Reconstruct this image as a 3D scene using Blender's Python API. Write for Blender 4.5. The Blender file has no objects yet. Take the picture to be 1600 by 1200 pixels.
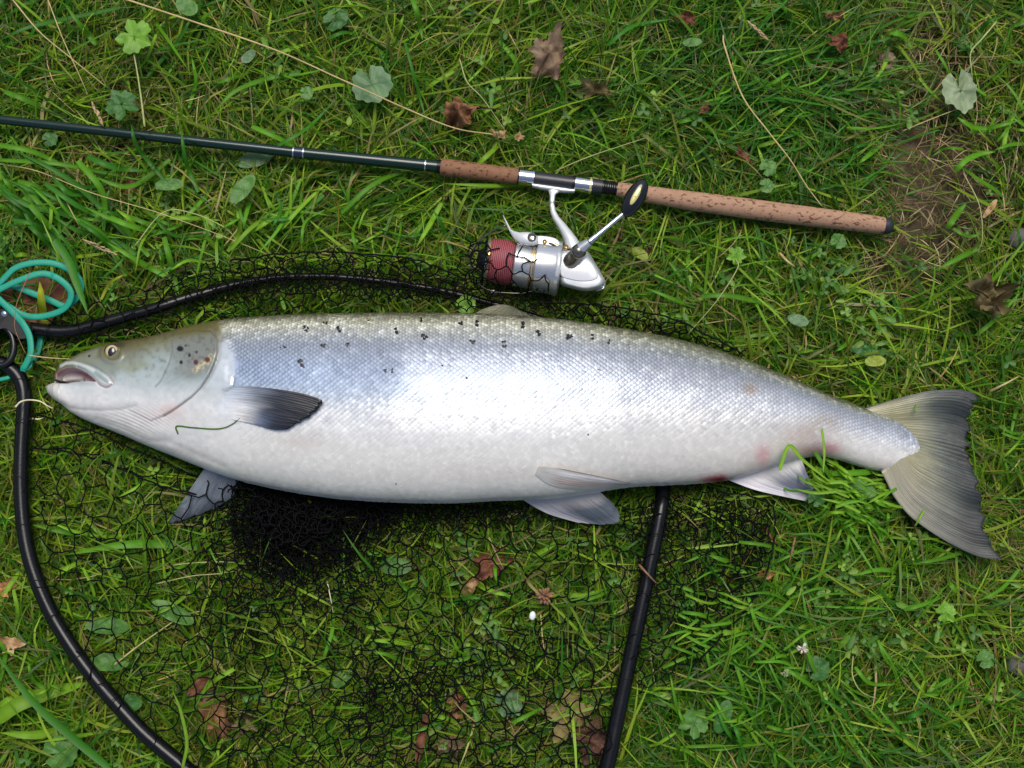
import bpy, math, random
import numpy as np
random.seed(7)
rng = np.random.default_rng(11)
scn = bpy.context.scene
col = scn.collection

# ------------------------------------------------------------------ camera, sky, sun, exposure
TILT = math.radians(8.0)
DIST = 1.25
LENS = 43.3
cam_d = bpy.data.cameras.new("camera")
cam = bpy.data.objects.new("camera", cam_d)
col.objects.link(cam)
cam.location = (0, -DIST * math.sin(TILT), DIST * math.cos(TILT))
cam.rotation_euler = (TILT, 0, 0)
cam_d.lens = LENS
cam_d.sensor_width = 36
cam_d.clip_start = 0.02
cam_d.clip_end = 300
scn.camera = cam

SUN_EL, SUN_AZ = math.radians(68), math.radians(6)      # azimuth clockwise from +Y (top of the picture)
world = bpy.data.worlds.new("World")
scn.world = world
world.use_nodes = True
wn = world.node_tree
bg = wn.nodes["Background"]
sky = wn.nodes.new("ShaderNodeTexSky")
sky.sky_type = 'NISHITA'
sky.sun_disc = False
sky.sun_elevation = SUN_EL
sky.sun_rotation = SUN_AZ
sky.dust_density = 3.0
wn.links.new(sky.outputs[0], bg.inputs[0])
bg.inputs[1].default_value = 0.075
sl = bpy.data.lights.new("sun", 'SUN')
sl.energy = 1.5
sl.angle = math.radians(34)
sl.color = (1.0, 0.95, 0.86)
sun = bpy.data.objects.new("sun", sl)
col.objects.link(sun)
sun.rotation_euler = (math.pi / 2 - SUN_EL, 0, math.pi - SUN_AZ)
sun.location = (0, 1, 3)
scn.view_settings.view_transform = 'Standard'
scn.view_settings.look = 'None'
scn.view_settings.exposure = 0.62
scn.view_settings.gamma = 1.0
scn.view_settings.use_curve_mapping = False

# ------------------------------------------------------------------ helpers
CT, ST_ = math.cos(TILT), math.sin(TILT)
CAM = np.array(cam.location)
KX = 36.0 / LENS / 1600.0

def W(px, py, z=0.0):
    """photograph position + real height above the soil -> point in the place (metres)"""
    px, py, z = np.broadcast_arrays(np.asarray(px, float), np.asarray(py, float), np.asarray(z, float))
    dx = (px - 800) * KX
    dy = -(py - 600) * KX
    wx = dx
    wy = dy * CT + ST_
    wz = dy * ST_ - CT
    t = (z - CAM[2]) / wz
    return np.stack([CAM[0] + wx * t, CAM[1] + wy * t, z], -1)

def PX(P):
    d = P - CAM
    yy = d[..., 1] * CT + d[..., 2] * ST_
    zz = -d[..., 1] * ST_ + d[..., 2] * CT
    return 800 + d[..., 0] / (-zz) / KX, 600 - yy / (-zz) / KX

PXM = DIST * KX        # metres per photograph pixel at the soil

def lin(c):
    c = np.asarray(c, float) / 255.0
    return np.where(c <= 0.04045, c / 12.92, ((c + 0.055) / 1.055) ** 2.4)

def hsh(i, j, s):
    h = (i.astype(np.int64) * 374761393 + j.astype(np.int64) * 668265263 + int(s) * 2246822519) & 0xFFFFFFFF
    h = ((h ^ (h >> 13)) * 1274126177) & 0xFFFFFFFF
    h = h ^ (h >> 16)
    return (h & 0xFFFFFF) / float(0x1000000)

def vn(x, y, s=0):
    x = np.asarray(x, float); y = np.asarray(y, float)
    xi = np.floor(x); yi = np.floor(y)
    fx = x - xi; fy = y - yi
    fx = fx * fx * (3 - 2 * fx); fy = fy * fy * (3 - 2 * fy)
    xi = xi.astype(np.int64); yi = yi.astype(np.int64)
    a = hsh(xi, yi, s); b = hsh(xi + 1, yi, s); c = hsh(xi, yi + 1, s); d = hsh(xi + 1, yi + 1, s)
    return (a * (1 - fx) + b * fx) * (1 - fy) + (c * (1 - fx) + d * fx) * fy

def fbm(x, y, s=0, o=3):
    t = 0; a = 1; n = 0
    for k in range(o):
        t = t + a * vn(x * 2 ** k, y * 2 ** k, s + k * 17); n += a; a *= 0.5
    return t / n

def sstep(a, b, x):
    t = np.clip((x - a) / (b - a), 0, 1)
    return t * t * (3 - 2 * t)

def dist_poly(px, py, pts, closed=False):
    pts = list(pts) + ([pts[0]] if closed else [])
    best = np.full(np.shape(px), 1e9)
    for (x0, y0), (x1, y1) in zip(pts[:-1], pts[1:]):
        dx, dy = x1 - x0, y1 - y0
        t = np.clip(((px - x0) * dx + (py - y0) * dy) / (dx * dx + dy * dy + 1e-12), 0, 1)
        best = np.minimum(best, np.hypot(px - x0 - t * dx, py - y0 - t * dy))
    return best

def inside(px, py, pts):
    r = np.zeros(np.shape(px), bool)
    n = len(pts)
    for k in range(n):
        x0, y0 = pts[k]; x1, y1 = pts[(k + 1) % n]
        if y0 == y1: continue
        c = ((y0 > py) != (y1 > py)) & (px < (x1 - x0) * (py - y0) / (y1 - y0) + x0)
        r ^= c
    return r

def sdist(px, py, pts):
    d = dist_poly(px, py, pts, True)
    return np.where(inside(px, py, pts), d, -d)

def crom(pts, n=8, closed=False):
    P = np.array(pts, float)
    if closed: P = np.vstack([P[-1], P, P[0], P[1]])
    else: P = np.vstack([2 * P[0] - P[1], P, 2 * P[-1] - P[-2]])
    out = []
    for i in range(1, len(P) - 2):
        p0, p1, p2, p3 = P[i - 1], P[i], P[i + 1], P[i + 2]
        for k in range(n):
            t = k / n
            out.append(0.5 * ((2 * p1) + (-p0 + p2) * t + (2 * p0 - 5 * p1 + 4 * p2 - p3) * t * t + (-p0 + 3 * p1 - 3 * p2 + p3) * t ** 3))
    if not closed: out.append(P[-2])
    return np.array(out)

ORG = {}
def tag(o, label=None, cat=None, group=None, kind=None):
    if label: o['label'] = label
    if cat: o['category'] = cat
    if group: o['group'] = group
    if kind: o['kind'] = kind
    return o

def thing(name, loc, label, cat, group=None):
    o = bpy.data.objects.new(name, None)
    o.empty_display_size = 0.02
    o.location = tuple(float(v) for v in loc)
    ORG[o] = np.array(loc, float)
    col.objects.link(o)
    return tag(o, label, cat, group)

def mk(name, V, F, mat, parent=None, C=None, smooth=True, label=None, origin=None):
    """V (n,3) world points; F array of tris/quads or list of index lists"""
    V = np.asarray(V, float).reshape(-1, 3)
    if parent is not None: org = ORG[parent]
    elif origin is not None: org = np.asarray(origin, float)
    else: org = np.zeros(3)
    me = bpy.data.meshes.new(name)
    Vl = V - org
    if isinstance(F, np.ndarray):
        nf, k = F.shape
        me.vertices.add(len(V)); me.vertices.foreach_set("co", Vl.astype(np.float32).ravel())
        me.loops.add(nf * k); me.loops.foreach_set("vertex_index", F.astype(np.int32).ravel())
        me.polygons.add(nf)
        me.polygons.foreach_set("loop_start", np.arange(0, nf * k, k, dtype=np.int32))
        me.update(calc_edges=True)
    else:
        me.from_pydata([tuple(v) for v in Vl], [], [tuple(int(q) for q in f) for f in F])
        me.update()
    if smooth: me.polygons.foreach_set("use_smooth", np.ones(len(me.polygons), dtype=bool))
    if C is not None:
        C = np.asarray(C, float)
        if C.ndim == 1: C = np.tile(C, (len(V), 1))
        if C.shape[1] == 3: C = np.hstack([C, np.ones((len(C), 1))])
        a = me.color_attributes.new("Col", 'FLOAT_COLOR', 'POINT')
        a.data.foreach_set("color", C.astype(np.float32).ravel())
    me.materials.append(mat)
    o = bpy.data.objects.new(name, me)
    col.objects.link(o)
    if parent is not None: o.parent = parent
    else: o.location = tuple(float(v) for v in org)
    ORG[o] = org
    if label: o['label'] = label
    return o

def grid_faces(n, m, closed_m=False, off=0):
    """faces of an n x m vertex grid (row-major)"""
    i = np.arange(n - 1)[:, None]; j = np.arange(m if closed_m else m - 1)[None, :]
    a = i * m + j; b = i * m + (j + 1) % m
    c = (i + 1) * m + (j + 1) % m; d = (i + 1) * m + j
    return np.stack([a, b, c, d], -1).reshape(-1, 4) + off

class MB:
    def __init__(s): s.V = []; s.F = []; s.C = []; s.n = 0
    def add(s, V, F, c=None):
        V = np.asarray(V, float).reshape(-1, 3)
        s.V.append(V)
        for f in (F.tolist() if isinstance(F, np.ndarray) else F): s.F.append([q + s.n for q in f])
        if c is not None:
            c = np.asarray(c, float)
            if c.ndim == 1: c = np.tile(c, (len(V), 1))
            s.C.append(c)
        s.n += len(V)
        return s
    def build(s, name, mat, parent=None, smooth=True, label=None):
        return mk(name, np.vstack(s.V), s.F, mat, parent, np.vstack(s.C) if s.C else None, smooth, label)

def tube(P, R, nseg=12, flat=1.0, cap=True):
    P = np.asarray(P, float); n = len(P)
    R = np.broadcast_to(np.asarray(R, float), (n,))
    T = np.gradient(P, axis=0); T /= np.linalg.norm(T, axis=1)[:, None] + 1e-12
    up = np.array([0, 0, 1.0])
    S = np.cross(T, up); ln = np.linalg.norm(S, axis=1)[:, None]
    S = np.where(ln < 1e-3, np.array([1.0, 0, 0]), S / (ln + 1e-12))
    U = np.cross(S, T)
    a = np.linspace(0, 2 * math.pi, nseg, endpoint=False)
    V = P[:, None] + R[:, None, None] * (np.cos(a)[None, :, None] * S[:, None] + flat * np.sin(a)[None, :, None] * U[:, None])
    F = grid_faces(n, nseg, True).tolist()
    if cap:
        F.append(list(range(nseg - 1, -1, -1))); F.append([(n - 1) * nseg + k for k in range(nseg)])
    return V.reshape(-1, 3), F

def lathe(O, A, prof, nseg=40):
    """prof: list of (distance along A, radius), metres"""
    O = np.asarray(O, float); A = np.asarray(A, float); A = A / np.linalg.norm(A)
    S = np.cross(A, [0, 0, 1.0])
    S = np.array([1.0, 0, 0]) if np.linalg.norm(S) < 1e-4 else S / np.linalg.norm(S)
    U = np.cross(S, A)
    a = np.linspace(0, 2 * math.pi, nseg, endpoint=False)
    V = [O + A * d + max(r, 1e-5) * (np.cos(t) * S + np.sin(t) * U) for d, r in prof for t in a]
    F = grid_faces(len(prof), nseg, True).tolist()
    F.append(list(range(nseg - 1, -1, -1))); F.append([(len(prof) - 1) * nseg + k for k in range(nseg)])
    return np.array(V), F

def ellipsoid(O, ax, nu=20, nv=14):
    """ax: three half-axis vectors"""
    V = []
    for i in range(nv + 1):
        th = math.pi * i / nv
        for j in range(nu):
            ph = 2 * math.pi * j / nu
            V.append(np.asarray(O) + math.sin(th) * math.cos(ph) * ax[0] + math.sin(th) * math.sin(ph) * ax[1] + math.cos(th) * ax[2])
    return np.array(V), grid_faces(nv + 1, nu, True).tolist()

def loft_lr(L, R, zc, th, n=14, pw=2.3):
    """bar lofted between a left and a right outline (photograph px), centre height zc(list), half thickness th"""
    L = np.array(L, float); R = np.array(R, float); m = len(L)
    zc = np.broadcast_to(zc, (m,)); th = np.broadcast_to(th, (m,))
    V = []
    a = np.linspace(0, 2 * math.pi, n, endpoint=False)
    ca = np.sign(np.cos(a)) * np.abs(np.cos(a)) ** (2 / pw); sa = np.sign(np.sin(a)) * np.abs(np.sin(a)) ** (2 / pw)
    for k in range(m):
        l = W(*L[k], zc[k]); r = W(*R[k], zc[k])
        c = (l + r) / 2; h = (r - l) / 2
        for x, y in zip(ca, sa): V.append(c + h * x + np.array([0, 0, th[k] * y]))
    F = grid_faces(m, n, True).tolist()
    F.append(list(range(n - 1, -1, -1))); F.append([(m - 1) * n + k for k in range(n)])
    return np.array(V), F

def pillow(poly, z0, z1, rim=0.25, rings=5):
    """rounded slab with the outline poly (px)"""
    P = np.array(poly, float); c = P.mean(0); n = len(P)
    V = []; zm = (z0 + z1) / 2
    seq = []
    for k in range(rings + 1):
        t = k / rings * math.pi / 2
        seq.append((1 - rim * (1 - math.sin(t)), z0 + (zm - z0) * (1 - math.cos(t))))
    seq2 = [(s, z1 - (z - z0)) for s, z in seq[::-1]][1:]
    for s, z in seq + seq2:
        Q = c + (P - c) * s
        V.append(W(Q[:, 0], Q[:, 1], z))
    V = np.vstack(V); m = len(seq) + len(seq2)
    F = grid_faces(m, n, True).tolist()
    F.append(list(range(n - 1, -1, -1))); F.append([(m - 1) * n + k for k in range(n)])
    return V, F

# ------------------------------------------------------------------ materials
def nodes(name):
    m = bpy.data.materials.new(name); m.use_nodes = True
    nt = m.node_tree
    return m, nt, nt.nodes["Principled BSDF"], nt.nodes["Material Output"]

def bump_noise(nt, p, scale, strength, dist=0.001, detail=4):
    tc = nt.nodes.new("ShaderNodeTexCoord"); n = nt.nodes.new("ShaderNodeTexNoise")
    n.inputs["Scale"].default_value = scale; n.inputs["Detail"].default_value = detail
    b = nt.nodes.new("ShaderNodeBump"); b.inputs["Strength"].default_value = strength; b.inputs["Distance"].default_value = dist
    nt.links.new(tc.outputs["Object"], n.inputs["Vector"])
    nt.links.new(n.outputs["Fac"], b.inputs["Height"]); nt.links.new(b.outputs[0], p.inputs["Normal"])
    return n, tc

def plain(name, c, rough=0.4, metal=0.0, bump=0, bscale=300, coat=0.0, spec=0.5, var=0.0):
    m, nt, p, out = nodes(name)
    c = lin(c)
    p.inputs["Base Color"].default_value = (*c, 1); p.inputs["Roughness"].default_value = rough
    p.inputs["Metallic"].default_value = metal; p.inputs["Coat Weight"].default_value = coat
    p.inputs["Specular IOR Level"].default_value = spec
    n, tc = bump_noise(nt, p, bscale, bump, 0.0005)
    n2 = nt.nodes.new("ShaderNodeTexNoise"); n2.inputs["Scale"].default_value = 60; n2.inputs["Detail"].default_value = 6
    nt.links.new(tc.outputs["Object"], n2.inputs["Vector"])
    mr = nt.nodes.new("ShaderNodeMapRange"); mr.inputs[3].default_value = max(0.03, rough - 0.12); mr.inputs[4].default_value = rough + 0.12
    nt.links.new(n2.outputs["Fac"], mr.inputs[0]); nt.links.new(mr.outputs[0], p.inputs["Roughness"])
    if var:
        mx = nt.nodes.new("ShaderNodeMixRGB"); mx.inputs[1].default_value = (*(c * (1 - var)), 1); mx.inputs[2].default_value = (*np.minimum(1, c * (1 + var)), 1)
        nt.links.new(n2.outputs["Fac"], mx.inputs[0]); nt.links.new(mx.outputs[0], p.inputs["Base Color"])
    return m

def attr_mat(name, rough=0.45, trans=0.0, spec=0.5, metal_alpha=False, bump=0.0, bscale=400, coat=0.0, sheen=0.0):
    m, nt, p, out = nodes(name)
    a = nt.nodes.new("ShaderNodeVertexColor"); a.layer_name = "Col"
    nt.links.new(a.outputs[0], p.inputs["Base Color"])
    p.inputs["Roughness"].default_value = rough; p.inputs["Specular IOR Level"].default_value = spec
    p.inputs["Coat Weight"].default_value = coat; p.inputs["Coat Roughness"].default_value = 0.12
    if metal_alpha: nt.links.new(a.outputs[1], p.inputs["Metallic"])
    if bump: bump_noise(nt, p, bscale, bump, 0.0006)
    if trans:
        t = nt.nodes.new("ShaderNodeBsdfTranslucent"); mx = nt.nodes.new("ShaderNodeMixShader")
        mx.inputs[0].default_value = trans
        nt.links.new(a.outputs[0], t.inputs[0]); nt.links.new(p.outputs[0], mx.inputs[1]); nt.links.new(t.outputs[0], mx.inputs[2])
        nt.links.new(mx.outputs[0], out.inputs[0])
    return m

M_GRASS = attr_mat("grass_blade", 0.42, 0.4, 0.28)
M_STRAW = attr_mat("dry_straw", 0.6, 0.1, 0.3)
M_LEAF = attr_mat("green_leaf", 0.45, 0.25, 0.4, bump=0.5, bscale=500)
M_DEAD = attr_mat("dead_leaf", 0.65, 0.1, 0.3, bump=0.8, bscale=450)
M_SKIN = attr_mat("fish_skin", 0.33, 0, 0.5, True, bump=0.12, bscale=700, coat=0.25)
M_SCALE = attr_mat("fish_scale", 0.38, 0, 0.5, True, coat=0.3)
M_FIN = attr_mat("fish_fin", 0.36, 0.08, 0.5, coat=0.25, bump=0.2, bscale=600)
M_BLACK = plain("black_tube", (13, 14, 16), 0.24, bump=0.12, bscale=500, spec=0.35)
M_CORDNET = plain("black_net_cord", (4, 5, 6), 0.75, bump=0.2, bscale=1500, spec=0.18)
M_LASH = plain("lashing_cord", (10, 13, 15), 0.5, bump=0.5, bscale=1800, spec=0.3)
M_PLASTIC = plain("black_plastic", (14, 15, 16), 0.3, bump=0.1)
M_SILVER = plain("silver_paint", (205, 208, 210), 0.27, 0.75, bump=0.04)
M_SILVER2 = plain("satin_silver", (222, 224, 224), 0.33, 0.35, bump=0.04)
M_CHROME = plain("chrome", (215, 218, 222), 0.14, 1.0)
M_GUN = plain("gunmetal", (128, 122, 112), 0.25, 0.9)
M_GOLD = plain("gold_metal", (212, 176, 112), 0.25, 0.9)
M_GOLDIN = plain("pale_gold", (240, 228, 150), 0.2, 0.5)
M_BLANK = plain("dark_green_varnish", (5, 36, 27), 0.2, bump=0.02, coat=0.25)
M_SEAT = plain("graphite_seat", (42, 43, 48), 0.38, bump=0.1)
M_RUBBER = plain("butt_rubber", (36, 38, 44), 0.6, bump=0.4)
M_CORD = plain("teal_cord", (14, 150, 122), 0.45, bump=0.6, bscale=1400, var=0.15)
M_BONE = plain("pearl_droplet", (228, 236, 238), 0.08, coat=0.6)
M_STONE = plain("grey_stone", (96, 92, 88), 0.8, bump=1.0, bscale=250, var=0.3)

def cork(name, c0, c1):
    m, nt, p, out = nodes(name)
    tc = nt.nodes.new("ShaderNodeTexCoord")
    mp = nt.nodes.new("ShaderNodeMapping"); mp.inputs["Scale"].default_value = (1, 1, 1)
    nt.links.new(tc.outputs["Object"], mp.inputs[0])
    n1 = nt.nodes.new("ShaderNodeTexNoise"); n1.inputs["Scale"].default_value = 220; n1.inputs["Detail"].default_value = 6
    mp2 = nt.nodes.new("ShaderNodeMapping"); mp2.inputs["Scale"].default_value = (0.55, .9, .9); mp2.inputs["Rotation"].default_value = (0, 0, math.radians(7.5))
    nt.links.new(tc.outputs["Object"], mp2.inputs[0])
    n2 = nt.nodes.new("ShaderNodeTexNoise"); n2.inputs["Scale"].default_value = 330; n2.inputs["Detail"].default_value = 3
    v = nt.nodes.new("ShaderNodeTexNoise"); v.inputs["Scale"].default_value = 170; v.inputs["Detail"].default_value = 5
    nt.links.new(tc.outputs["Object"], n1.inputs[0]); nt.links.new(mp2.outputs[0], n2.inputs[0]); nt.links.new(tc.outputs["Object"], v.inputs[0])
    mx = nt.nodes.new("ShaderNodeMixRGB"); mx.inputs[1].default_value = (*lin(c0), 1); mx.inputs[2].default_value = (*lin(c1), 1)
    nt.links.new(n1.outputs["Fac"], mx.inputs[0])
    r = nt.nodes.new("ShaderNodeValToRGB")
    r.color_ramp.elements[0].position = 0.36; r.color_ramp.elements[0].color = (0.42, 0.32, 0.26, 1)
    r.color_ramp.elements[1].position = 0.42; r.color_ramp.elements[1].color = (1, 1, 1, 1)
    nt.links.new(n2.outputs["Fac"], r.inputs[0])
    r2 = nt.nodes.new("ShaderNodeValToRGB")
    r2.color_ramp.elements[0].position = 0.3; r2.color_ramp.elements[0].color = (0.5, 0.45, 0.4, 1)
    r2.color_ramp.elements[1].position = 0.42; r2.color_ramp.elements[1].color = (1, 1, 1, 1)
    nt.links.new(v.outputs["Fac"], r2.inputs[0])
    m1 = nt.nodes.new("ShaderNodeMixRGB"); m1.blend_type = 'MULTIPLY'; m1.inputs[0].default_value = 1
    m2 = nt.nodes.new("ShaderNodeMixRGB"); m2.blend_type = 'MULTIPLY'; m2.inputs[0].default_value = 0.8
    nt.links.new(mx.outputs[0], m1.inputs[1]); nt.links.new(r.outputs[0], m1.inputs[2])
    nt.links.new(m1.outputs[0], m2.inputs[1]); nt.links.new(r2.outputs[0], m2.inputs[2])
    nt.links.new(m2.outputs[0], p.inputs["Base Color"])
    b = nt.nodes.new("ShaderNodeBump"); b.inputs["Strength"].default_value = 0.7; b.inputs["Distance"].default_value = 0.0006
    nt.links.new(r.outputs[0], b.inputs["Height"]); nt.links.new(b.outputs[0], p.inputs["Normal"])
    p.inputs["Roughness"].default_value = 0.75
    return m
M_CORK = cork("light_cork", (184, 146, 118), (154, 116, 90))
M_CORKD = cork("brown_cork", (152, 110, 80), (120, 82, 56))

def line_mat():
    m, nt, p, out = nodes("wound_red_line")
    tc = nt.nodes.new("ShaderNodeTexCoord"); mp = nt.nodes.new("ShaderNodeMapping")
    mp.inputs["Rotation"].default_value = (0, 0, math.radians(7.5))
    w = nt.nodes.new("ShaderNodeTexWave"); w.inputs["Scale"].default_value = 170; w.inputs["Distortion"].default_value = 2.5; w.inputs["Detail"].default_value = 2; w.inputs["Detail Scale"].default_value = 0.6
    nt.links.new(tc.outputs["Object"], mp.inputs[0]); nt.links.new(mp.outputs[0], w.inputs[0])
    mx = nt.nodes.new("ShaderNodeMixRGB"); mx.inputs[1].default_value = (*lin((98, 34, 44)), 1); mx.inputs[2].default_value = (*lin((178, 92, 98)), 1)
    nt.links.new(w.outputs["Fac"], mx.inputs[0]); nt.links.new(mx.outputs[0], p.inputs["Base Color"])
    b = nt.nodes.new("ShaderNodeBump"); b.inputs["Strength"].default_value = 0.6; b.inputs["Distance"].default_value = 0.0005
    nt.links.new(w.outputs["Fac"], b.inputs["Height"]); nt.links.new(b.outputs[0], p.inputs["Normal"])
    p.inputs["Roughness"].default_value = 0.45
    return m
M_LINE = line_mat()

def soil_mat():
    m, nt, p, out = nodes("soil")
    tc = nt.nodes.new("ShaderNodeTexCoord")
    n = nt.nodes.new("ShaderNodeTexNoise"); n.inputs["Scale"].default_value = 55; n.inputs["Detail"].default_value = 9; n.inputs["Roughness"].default_value = 0.7
    n2 = nt.nodes.new("ShaderNodeTexNoise"); n2.inputs["Scale"].default_value = 7; n2.inputs["Detail"].default_value = 5
    nt.links.new(tc.outputs["Object"], n.inputs[0]); nt.links.new(tc.outputs["Object"], n2.inputs[0])
    r = nt.nodes.new("ShaderNodeValToRGB")
    r.color_ramp.elements[0].position = 0.3; r.color_ramp.elements[0].color = (*lin((40, 32, 22)), 1)
    r.color_ramp.elements[1].position = 0.72; r.color_ramp.elements[1].color = (*lin((142, 124, 102)), 1)
    mx = nt.nodes.new("ShaderNodeMixRGB"); mx.inputs[2].default_value = (*lin((50, 48, 24)), 1)
    nt.links.new(n.outputs["Fac"], r.inputs[0]); nt.links.new(r.outputs[0], mx.inputs[1])
    mr = nt.nodes.new("ShaderNodeMapRange"); mr.inputs[1].default_value = 0.4; mr.inputs[2].default_value = 0.6
    nt.links.new(n2.outputs["Fac"], mr.inputs[0]); nt.links.new(mr.outputs[0], mx.inputs[0])
    nt.links.new(mx.outputs[0], p.inputs["Base Color"])
    b = nt.nodes.new("ShaderNodeBump"); b.inputs["Strength"].default_value = 1; b.inputs["Distance"].default_value = 0.006
    nt.links.new(n.outputs["Fac"], b.inputs["Height"]); nt.links.new(b.outputs[0], p.inputs["Normal"])
    p.inputs["Roughness"].default_value = 0.95; p.inputs["Specular IOR Level"].default_value = 0.2
    return m
M_SOIL = soil_mat()

# ------------------------------------------------------------------ ground
xs = np.concatenate([[-60, -20, -6, -2.5], np.linspace(-1.6, 1.6, 161), [2.5, 6, 20, 60]])
gx, gy = np.meshgrid(xs, xs, indexing='ij')
near = (np.abs(gx) < 2) & (np.abs(gy) < 2)
gz = np.where(near, (fbm(gx * 14, gy * 14, 5) - 0.5) * 0.012, 0) - 0.004
ground = mk("ground", np.stack([gx, gy, gz], -1), grid_faces(len(xs), len(xs)), M_SOIL)
tag(ground, "brown soil with moss showing between the grass", kind="structure")

# ------------------------------------------------------------------ outlines measured on the photograph
BACK = [(74, 604), (78, 601), (85, 598.5), (91, 597.5), (92.5, 590), (93.5, 572), (97, 568), (104, 564), (112, 560.5), (125, 553), (144, 545), (160, 540), (175, 536), (206, 531), (237, 527), (269, 517),
        (300, 509), (325, 503.5), (345, 500.5), (362, 499), (425, 494.5), (490, 492), (550, 491), (650, 490), (744, 491), (837, 496.5), (900, 503), (987, 517), (1050, 529), (1112, 545), (1175, 567),
        (1237, 592), (1300, 620), (1348, 638), (1377, 645), (1405, 655), (1428, 666), (1438, 676), (1443, 690)]
BELLY = [(74, 607), (78, 617), (86, 625), (97, 632), (112, 645), (134, 657), (159, 667), (175, 673), (206, 686), (237, 700), (269, 712), (300, 725), (331, 737), (362, 748), (394, 756), (456, 769),
         (525, 779), (587, 783.5), (650, 786), (712, 786), (775, 782), (816, 781), (860, 779), (937, 768), (987, 760), (1081, 756), (1137, 751), (1180, 738), (1230, 722), (1265, 712), (1295, 713), (1320, 721),
         (1354, 733), (1391, 737), (1425, 736), (1438, 731), (1443, 720)]
def yt(x): return np.interp(x, *zip(*BACK))
def yb(x): return np.interp(x, *zip(*BELLY))
TH = [(74, .005), (80, .010), (92, .0145), (100, .016), (140, .021), (180, .026), (260, .034), (345, .041), (450, .047), (620, .052), (800, .051), (950, .045), (1100, .036), (1230, .027), (1330, .019), (1400, .014), (1430, .010), (1443, .004)]
def bth(x):
    return np.interp(x, *zip(*TH))
SMX = np.linspace(60, 1460, 1401)
_b = np.convolve(np.pad(bth(SMX), 20, mode='edge'), np.ones(41) / 41, mode='valid')
def bthick(x): return np.where(x < 100, bth(x), np.where(x > 1415, bth(x), np.interp(x, SMX, _b)))
def smooth_edge(f, x):
    y0 = f(x)
    ys = sum(f(x + d) for d in (-18, -12, -6, 0, 6, 12, 18)) / 7
    w = sstep(120, 150, x) * (1 - sstep(1385, 1405, x))
    return y0 * (1 - w) + ys * w
def ytop(x): return smooth_edge(yt, np.asarray(x, float))
def ybot(x): return smooth_edge(yb, np.asarray(x, float))
def zmid(x): return 0.014 + 0.88 * bthick(x)
FISHPOLY = BACK + BELLY[::-1]

def fish_base(x, u, top=True):
    zm = zmid(x); b = bthick(x)
    Wt = W(x, ytop(x), zm); Wb = W(x, ybot(x), zm)
    Cc = (Wt + Wb) / 2; H = (Wt - Wb) / 2
    p = 2.15
    z = b * (1 - np.clip(np.abs(u), 0, 1) ** p) ** (1 / p)
    P = Cc + H * u[..., None]
    P[..., 2] = zm + (z if top else -z * 0.92)
    if top:      # the lower jaw keeps its own rounded section in front of the gape
        py_ = ytop(x) + (ybot(x) - ytop(x)) * (1 - u) / 2
        uj = np.clip(1 - 2 * (py_ - 596.5) / np.maximum(ybot(x) - 596.5, 1), -1, 1)
        bj = np.minimum(b, .0145)
        zj = zm + bj * (1 - np.abs(uj) ** p) ** (1 / p)
        w = (1 - sstep(94, 150, x)) * (x > 92) * (py_ > 596.5)
        P[..., 2] = P[..., 2] * (1 - w) + zj * w
    return P

TAILPOLY = [(1348, 637), (1382, 627), (1419, 617), (1453, 610), (1490, 608), (1515, 612), (1528, 619), (1521, 631), (1515, 645), (1513, 673), (1513, 702), (1514, 727), (1524, 741), (1530, 772), (1537, 806),
            (1538, 826), (1552, 852), (1565, 873), (1547, 873), (1530, 870), (1484, 849), (1447, 826), (1419, 804), (1396, 775), (1385, 753), (1377, 738), (1400, 700)]
ANALPOLY = [(1140, 752), (1180, 765), (1220, 775), (1260, 783), (1270, 765), (1262, 742), (1250, 715)]
PELVPOLY = [(820, 782), (865, 805), (905, 817), (945, 820), (965, 815), (966, 800), (955, 785), (935, 768)]
FARPOLY = [(322, 732), (300, 760), (280, 790), (263, 818), (290, 812), (320, 800), (345, 790), (370, 768), (372, 745)]
ROD = [(-700, 118), (0, 187), (460, 238), (690, 261), (820, 277), (960, 295), (1066, 312), (1200, 330), (1385, 353)]
HOOP = crom([(2, 506), (25, 508), (45, 513), (86, 518), (112, 517), (140, 511), (172, 502), (200, 494), (240, 483), (280, 470), (320, 458), (370, 445), (430, 435), (490, 432), (540, 434), (600, 440), (660, 449), (710, 459),
             (752, 470), (810, 487), (900, 520), (985, 590), (1030, 680), (1036, 760), (1030, 810), (1020, 860), (1008, 920), (994, 985), (978, 1060), (963, 1130), (948, 1200), (925, 1275), (860, 1335),
             (720, 1360), (560, 1355), (420, 1305), (345, 1245), (290, 1200), (230, 1150), (190, 1108), (150, 1062), (115, 1015), (84, 965), (62, 918), (46, 870), (37, 820), (33, 760), (34, 700), (37, 650), (38, 620), (34, 598), (24, 582), (8, 570), (-8, 565)], 4)

# press-down map: how high the grass may stand at a place
GR = 0.0025
cx = np.arange(-1.0, 1.0, GR); cy = np.arange(-0.85, 0.85, GR)
CX, CY = np.meshgrid(cx, cy, indexing='ij')
CL = np.full(CX.shape, 0.2)
def w2(pts, z):
    P = W(np.array(pts)[:, 0], np.array(pts)[:, 1], z)
    return [tuple(q) for q in P[:, :2]]
def press_poly(pts, z, h, soft=0.01):
    global CL
    q = w2(pts, z)
    d = sdist(CX, CY, q)
    CL = np.minimum(CL, np.where(d > 0, h, np.clip(h + (-d) / soft * 0.03, 0, 0.2) + (d < -soft) * 0.2))
def press_line(pts, z, r, h):
    global CL
    d = dist_poly(CX, CY, w2(pts, z))
    CL = np.minimum(CL, np.where(d < r, h, np.where(d < r * 2.2, h + (d - r) / r * 0.02, 0.2)))
press_poly(FISHPOLY[::2], 0.05, 0.006, 0.02)
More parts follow.
